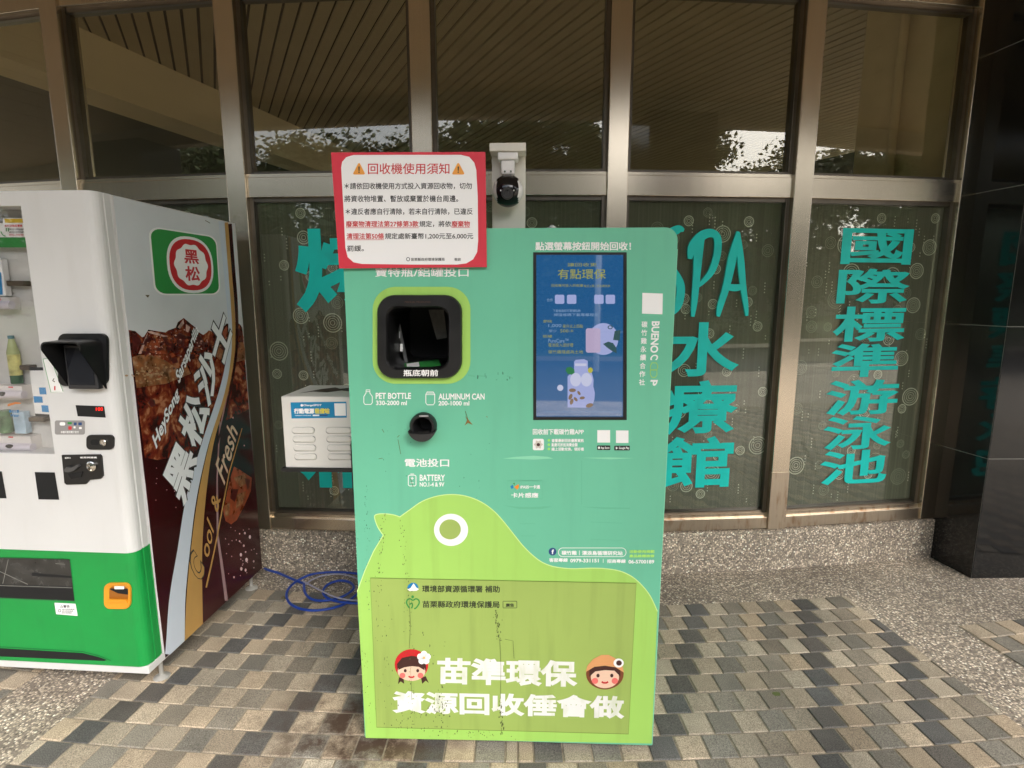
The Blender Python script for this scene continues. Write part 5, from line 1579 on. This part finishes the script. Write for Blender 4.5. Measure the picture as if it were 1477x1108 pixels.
# ------------------------------------------------------------------ turquoise lettering on the glass
def bayface(i):
    """stands in for a Face on the pane of bay i"""
    class BF: pass
    M = Matrix.Translation((0, 2.767, 0)) @ bay_frame[i]
    f = BF()
    mi = M.inverted()
    org, rot = mi @ Vector((0, 0, EYE)), mi.to_3x3()
    def at(px, py, y=.0555):
        a, u = (px - 738.5) / FPX, -(py - 554) / FPX
        d = rot @ Vector((a, math.cos(PITCH) + u * math.sin(PITCH), -math.sin(PITCH) + u * math.cos(PITCH)))
        return org + d * ((y - org.y) / d.y)
    f.at, f.M = at, M
    return f
def glass_sign(i, name, label):
    f = bayface(i)
    c = f.M @ Vector((0, 0, 0))
    phi = (mphi(i) + mphi(i + 1)) / 2
    e = empty(name, tuple(c), phi, label, 'lettering', 'turquoise lettering on the lower windows')
    return f, e
def zch(f, e, ch, x0, y0, x1, y1, bold=.022):
    cx, cy = (x0 + x1) / 2, (y0 + y1) / 2
    a, b_ = f.at(x0, cy), f.at(x1, cy)
    t, b2_ = f.at(cx, y0), f.at(cx, y1)
    q = [Vector((a.x, .0555, t.z)), Vector((b_.x, .0555, t.z)), Vector((b_.x, .0555, b2_.z)), Vector((a.x, .0555, b2_.z))]
    return text(e, 'character', ch, q, m_turq, bold, depth=.0008, lift=.0005, res=4)
def r4s(pp): return [(930 + x / 2.519, 320 + y / 2.519) for x, y in pp]
f, e = glass_sign(5, 'window_lettering', 'seven turquoise Chinese characters running down the pane nearest the granite pier')
for ch, bx in zip('國際標準游泳池', ((715, 25, 972, 155), (700, 170, 962, 297), (685, 308, 948, 435), (675, 442, 922, 564), (658, 574, 920, 702), (648, 706, 897, 826), (636, 830, 880, 952))):
    (a, b_), (c, d) = r4s([bx[:2], bx[2:]])
    zch(f, e, ch, a, b_, c, d)
f, e = glass_sign(4, 'window_lettering', 'turquoise SPA and three Chinese characters just right of the green machine')
for ch, bx in zip('水療館', ((75, 365, 345, 562), (62, 576, 338, 772), (42, 780, 320, 967))):
    (a, b_), (c, d) = r4s([bx[:2], bx[2:]])
    zch(f, e, ch, a, b_, c, d, .026)
def brush(f, e, paths):
    bm = BM()
    for k, (pp, ww) in enumerate(paths):
        P = smooth_path([(x, y, w) for (x, y), w in zip(r4s(pp), ww)], 6)
        a, b_ = strip_px([(p.x, p.y) for p in P], [p.z / 2.519 for p in P])
        def rnd(c0, c1, n=5):
            return []
        ol = a + b_[::-1]
        pts = [f.at(x, y, .055) for x, y in ol]
        b2 = BM()
        n = len(a)
        dy = Vector((0, -.010 - .0006 * k, 0))
        va = [b2.verts.new(f.at(x, y, .055)) for x, y in a]; vb = [b2.verts.new(f.at(x, y, .055)) for x, y in b_]
        wa = [b2.verts.new(v.co + dy) for v in va]; wb = [b2.verts.new(v.co + dy) for v in vb]
        for i in range(n - 1):
            b2.faces.new((wa[i], wa[i + 1], wb[i + 1], wb[i]))
            b2.faces.new((va[i], va[i + 1], wa[i + 1], wa[i])); b2.faces.new((vb[i], wb[i], wb[i + 1], vb[i + 1]))
        b2.faces.new((va[0], wa[0], wb[0], vb[0])); b2.faces.new((va[-1], vb[-1], wb[-1], wa[-1]))
        merge(bm, b2)
    return obj('character', bm, m_turq, e)
brush(f, e, [([(140, 32), (120, 28), (85, 48), (62, 90), (70, 140), (105, 185), (128, 235), (120, 300), (90, 332), (60, 320)], [10, 30, 30, 26, 26, 28, 30, 28, 20, 8])])
brush(f, e, [([(200, 60), (192, 120), (186, 200), (178, 290), (172, 345)], [30, 32, 26, 22, 12]), ([(162, 135), (172, 90), (205, 52), (240, 42), (262, 62), (260, 120), (240, 180), (205, 222), (188, 238)], [16, 32, 34, 30, 26, 26, 24, 16, 6])])
brush(f, e, [([(336, 36), (318, 120), (295, 230), (272, 305), (264, 344)], [10, 30, 26, 22, 12]), ([(338, 40), (345, 130), (354, 230), (364, 300), (368, 342)], [10, 24, 22, 18, 10]), ([(290, 236), (325, 240), (350, 236)], [20, 26, 18])])
f, e = glass_sign(2, 'window_lettering', 'turquoise Chinese characters behind the white louvred box, on the pane left of the green machine')
zch(f, e, '烤', 425, 329, 560, 451, .034)
zch(f, e, '箱', 430, 586, 560, 704, .034)

# ------------------------------------------------------------------ things standing inside, seen through the panes
def inside(i, x, y, z=.1):
    return tuple((Matrix.Translation((0, 2.767, 0)) @ bay_frame[i] @ Vector((x, y, z)))[:])
m_board = mat('cream_board', (.46, .42, .27), .6, vary=.1)
cb_ = empty('cream_cabinet', inside(2, .03, .35), (mphi(2) + mphi(3)) / 2, 'low cream cabinet inside the window behind the white louvred box', 'cabinet')
bm = BM(); box(bm, -.42, .55, -.12, .25, 0, .74, bevel=.006); box(bm, -.425, .555, -.125, .255, .741, .765, bevel=.004); obj('body', bm, m_board, cb_)
for z in (.16, .38, .58):
    bm = BM(); box(bm, -.38, .51, -.128, -.1205, z, z + .012); obj('drawer_edge', bm, mat('olive_edge', (.20, .18, .11), .6) if 'olive_edge' not in MATS else MATS['olive_edge'], cb_)
bx_ = empty('cream_box', inside(4, -.26, .28), (mphi(4) + mphi(5)) / 2, 'plain cream box inside the window at the lower right of the green machine', 'box')
bm = BM(); box(bm, -.2, .20, -.12, .12, .10, .40, bevel=.004); obj('body', bm, m_board, bx_)
bm = BM(); box(bm, -.22, .22, -.13, .13, 0, .099); obj('stand', bm, m_intwall, bx_)
bg = empty('sports_bag', inside(4, .17, .30), (mphi(4) + mphi(5)) / 2, 'dark purple sports bag with white zip inside the window', 'bag')
bm = BM(); bmesh.ops.create_uvsphere(bm, u_segments=28, v_segments=16, radius=1)
for v in bm.verts:
    x, y, z = v.co
    v.co = Vector((.20 * math.copysign(abs(x) ** .7, x), .11 * y, .22 + .10 * math.copysign(abs(z) ** .8, z) + .01 * math.sin(9 * x)))
obj('bag', bm, mat('purple_cloth', (.06, .04, .12), .7, vary=.4, vscale=20), bg, smooth=True)
bm = BM(); tube(bm, smooth_path([(-.17, -.07, .285), (-.08, -.098, .282), (.02, -.108, .27)], 6), .009, 8); obj('zip', bm, m_white, bg)
bm = BM(); box(bm, -.2, .2, -.1, .1, 0, .12, bevel=.01); obj('base', bm, m_intwall, bg)

# ------------------------------------------------------------------ trees, palm, hedge and lamp across the drive (mirrored in the glass)
m_bark = mat('bark', (.07, .05, .035), .9, vary=.3, vscale=14, bump=.8, bscale=30)
m_leaf = [mat('leaf_dark', (.040, .075, .020), .6, vary=.3, vscale=.9), mat('leaf_mid', (.075, .120, .030), .6, vary=.3, vscale=.9), mat('leaf_olive', (.110, .135, .045), .6, vary=.25, vscale=.9)]
def make_crown(seed, n=15000):
    r = random.Random(seed)
    cl = []
    for k in range(60):
        a, z = r.uniform(0, 6.28), r.uniform(.22, 1.0)
        rad = .40 * math.sqrt(max(.05, 1 - ((z - .55) / .52) ** 2)) * r.uniform(.35, 1)
        cl.append((Vector((rad * math.cos(a), rad * math.sin(a), z)), r.uniform(.09, .17), r.choice((0, 0, 1, 1, 2))))
    me = bpy.data.meshes.new('crown')
    vs_, fs_, mi = [], [], []
    for k in range(n):
        c, s, m_ = r.choice(cl)
        d = Vector((r.gauss(0, 1), r.gauss(0, 1), r.gauss(0, .8)))
        d = d.normalized() * s * r.uniform(.4, 1.08)
        p = c + d
        L = r.uniform(.009, .018)
        if k % 11 == 0:
            p, L = c + d * .55, r.uniform(.03, .05)
        ax = Vector((r.gauss(0, 1), r.gauss(0, 1), r.gauss(0, .6))).normalized()
        ay = ax.cross(Vector((r.gauss(0, 1), r.gauss(0, 1), r.gauss(0, 1)))).normalized()
        i0 = len(vs_)
        vs_ += [p - ax * L, p + ay * L * .5, p + ax * L, p - ay * L * .5]
        fs_.append((i0, i0 + 1, i0 + 2, i0 + 3)); mi.append(m_)
    me.from_pydata([tuple(v) for v in vs_], [], fs_)
    for m_ in m_leaf: me.materials.append(m_)
    for p, k in zip(me.polygons, mi): p.material_index = k
    return me, cl
def make_trunk(cl, seed):
    r = random.Random(seed)
    bm = BM()
    top = Vector((r.uniform(-.03, .03), r.uniform(-.03, .03), .45))
    tube(bm, smooth_path([(0, 0, -.01), (r.uniform(-.02, .02), 0, .18), top], 4), [.034 - .0015 * k for k in range(9)], 8)
    for c, s, _ in cl[::3]:
        mid = top.lerp(c, .5) + Vector((0, 0, -.04))
        tube(bm, smooth_path([top - Vector((0, 0, .12)), mid, c], 3), [.016, .014, .012, .010, .008, .006, .004], 5)
    return bm
protos = []
for s in (1, 2, 3):
    cm_, cl = make_crown(s * 17)
    bm = make_trunk(cl, s)
    tm = bpy.data.meshes.new('trunk'); bmesh.ops.recalc_face_normals(bm, faces=bm.faces); bm.to_mesh(tm); bm.free(); tm.materials.append(m_bark)
    protos.append((tm, cm_))
kinds = ('broad dark green tree mirrored in the upper glass', 'dense mid green tree mirrored in the upper glass', 'loose olive green tree mirrored in the upper glass')
TREES = [(-9.5, -15.5, 7.2), (-6.0, -17.0, 8.2), (-3.2, -14.5, 6.2), (-1.0, -16.0, 8.0), (1.6, -15.0, 7.6), (3.4, -17.0, 6.6), (6.8, -14.5, 5.8), (9.2, -15.5, 7.2), (12.2, -14.0, 6.4), (15.5, -15.0, 7.4), (19.0, -13.0, 7.0), (-13.0, -14.0, 6.8), (23.0, -11.0, 7.5), (-17.0, -12.0, 7.4), (-21.0, -10.0, 7.0)]
for k, (x, y, h) in enumerate(TREES):
    where = ('at the far left of the row', 'second from the left end', 'left of the palm', 'behind the palm', 'to the right of the palm', 'in the middle of the row', 'short one right of the middle', 'above the right half of the hedge', 'before the last three on the right', 'third from the right end', 'second from the right end', 'leftmost by the drive', 'rightmost by the drive', 'past the left end of the hedge', 'farthest left behind the drive')[k]
    e = empty('tree', (x, y, 0), k * 1.7, kinds[k % 3] + ', ' + where, 'tree', 'trees across the drive')
    h *= (.97, .88, 1.03, .92, .98)[k % 5]
    e.scale = (h * 1.15, h * 1.15, h)
    tm, cme = protos[k % 3]
    for nm, me in (('trunk', tm), ('crown', cme)):
        o = bpy.data.objects.new(nm, me); COL.objects.link(o); o.parent = e
pa = empty('palm_tree', (-2.6, -9.6, 0), 0, 'slender palm with arching fronds mirrored in the upper glass', 'palm')
bm = BM(); tube(bm, smooth_path([(0, 0, 0), (.1, 0, 1.8), (.05, 0, 4.2)], 5), [.13 - .004 * k for k in range(11)], 8); obj('trunk', bm, m_bark, pa)
bm = BM()
rp = random.Random(9)
for k in range(16):
    a = 2 * math.pi * k / 16 + rp.uniform(-.1, .1)
    el = rp.uniform(.3, 1.2)
    dirv = Vector((math.cos(a), math.sin(a), 0))
    P = [Vector((.05, 0, 4.2)) + dirv * (2.0 * t * math.cos(el * (1 - t * .4))) + Vector((0, 0, 1.7 * t * math.sin(el) - 1.9 * t * t * .7)) for t in [j / 14 for j in range(15)]]
    tube(bm, P, .018, 4)
    sd = dirv.cross(Vector((0, 0, 1)))
    for j in range(2, 15):
        for s in (-1, 1):
            q = P[j] + sd * s * .55 * math.sin(math.pi * j / 15.5) + dirv * .2 - Vector((0, 0, .22))
            w = dirv * .028
            bm.faces.new([bm.verts.new(P[j] - w), bm.verts.new(P[j] + w), bm.verts.new(q)])
obj('fronds', bm, m_leaf[0], pa, normals=False)
hb = BM()
rh = random.Random(4)
for k in range(9000):
    p = Vector((rh.uniform(-12, 16), rh.uniform(-11.6, -10.8), rh.uniform(.05, 1.0) ** .8))
    L = rh.uniform(.03, .06)
    ax = Vector((rh.gauss(0, 1), rh.gauss(0, 1), rh.gauss(0, 1))).normalized(); ay = ax.orthogonal().normalized()
    hb.faces.new([hb.verts.new(p - ax * L), hb.verts.new(p + ay * L * .6), hb.verts.new(p + ax * L), hb.verts.new(p - ay * L * .6)])
hg = obj('hedge', hb, m_leaf[1], normals=False); tag(hg, 'long clipped green hedge across the drive, mirrored in the screen', 'hedge')
lpst = empty('lamp_post', (1.05, -8.6, -.1), 0, 'white lamp post across the drive, mirrored in the blue screen', 'lamp post')
bm = BM(); tube(bm, [(0, 0, 0), (0, 0, 3.1)], .06, 12); obj('pole', bm, m_white, lpst, smooth=True)
bm = BM(); lathe(bm, [(.08, 3.1), (.14, 3.14), (.15, 3.3), (.04, 3.38)], None, 20); obj('lamp_head', bm, m_white, lpst, smooth=True)
wl = empty('boundary_wall', (9, -19.5, 0), 0, 'grey rendered boundary wall behind the trees across the drive', 'wall')
bm = BM(); box(bm, -11, 22, -.12, .12, -.3, 2.6, bevel=.01); obj('wall', bm, m_concrete, wl)
bm = BM(); box(bm, -11.05, 22.05, -.18, .18, 2.601, 2.72, bevel=.01); obj('coping', bm, m_concrete, wl)
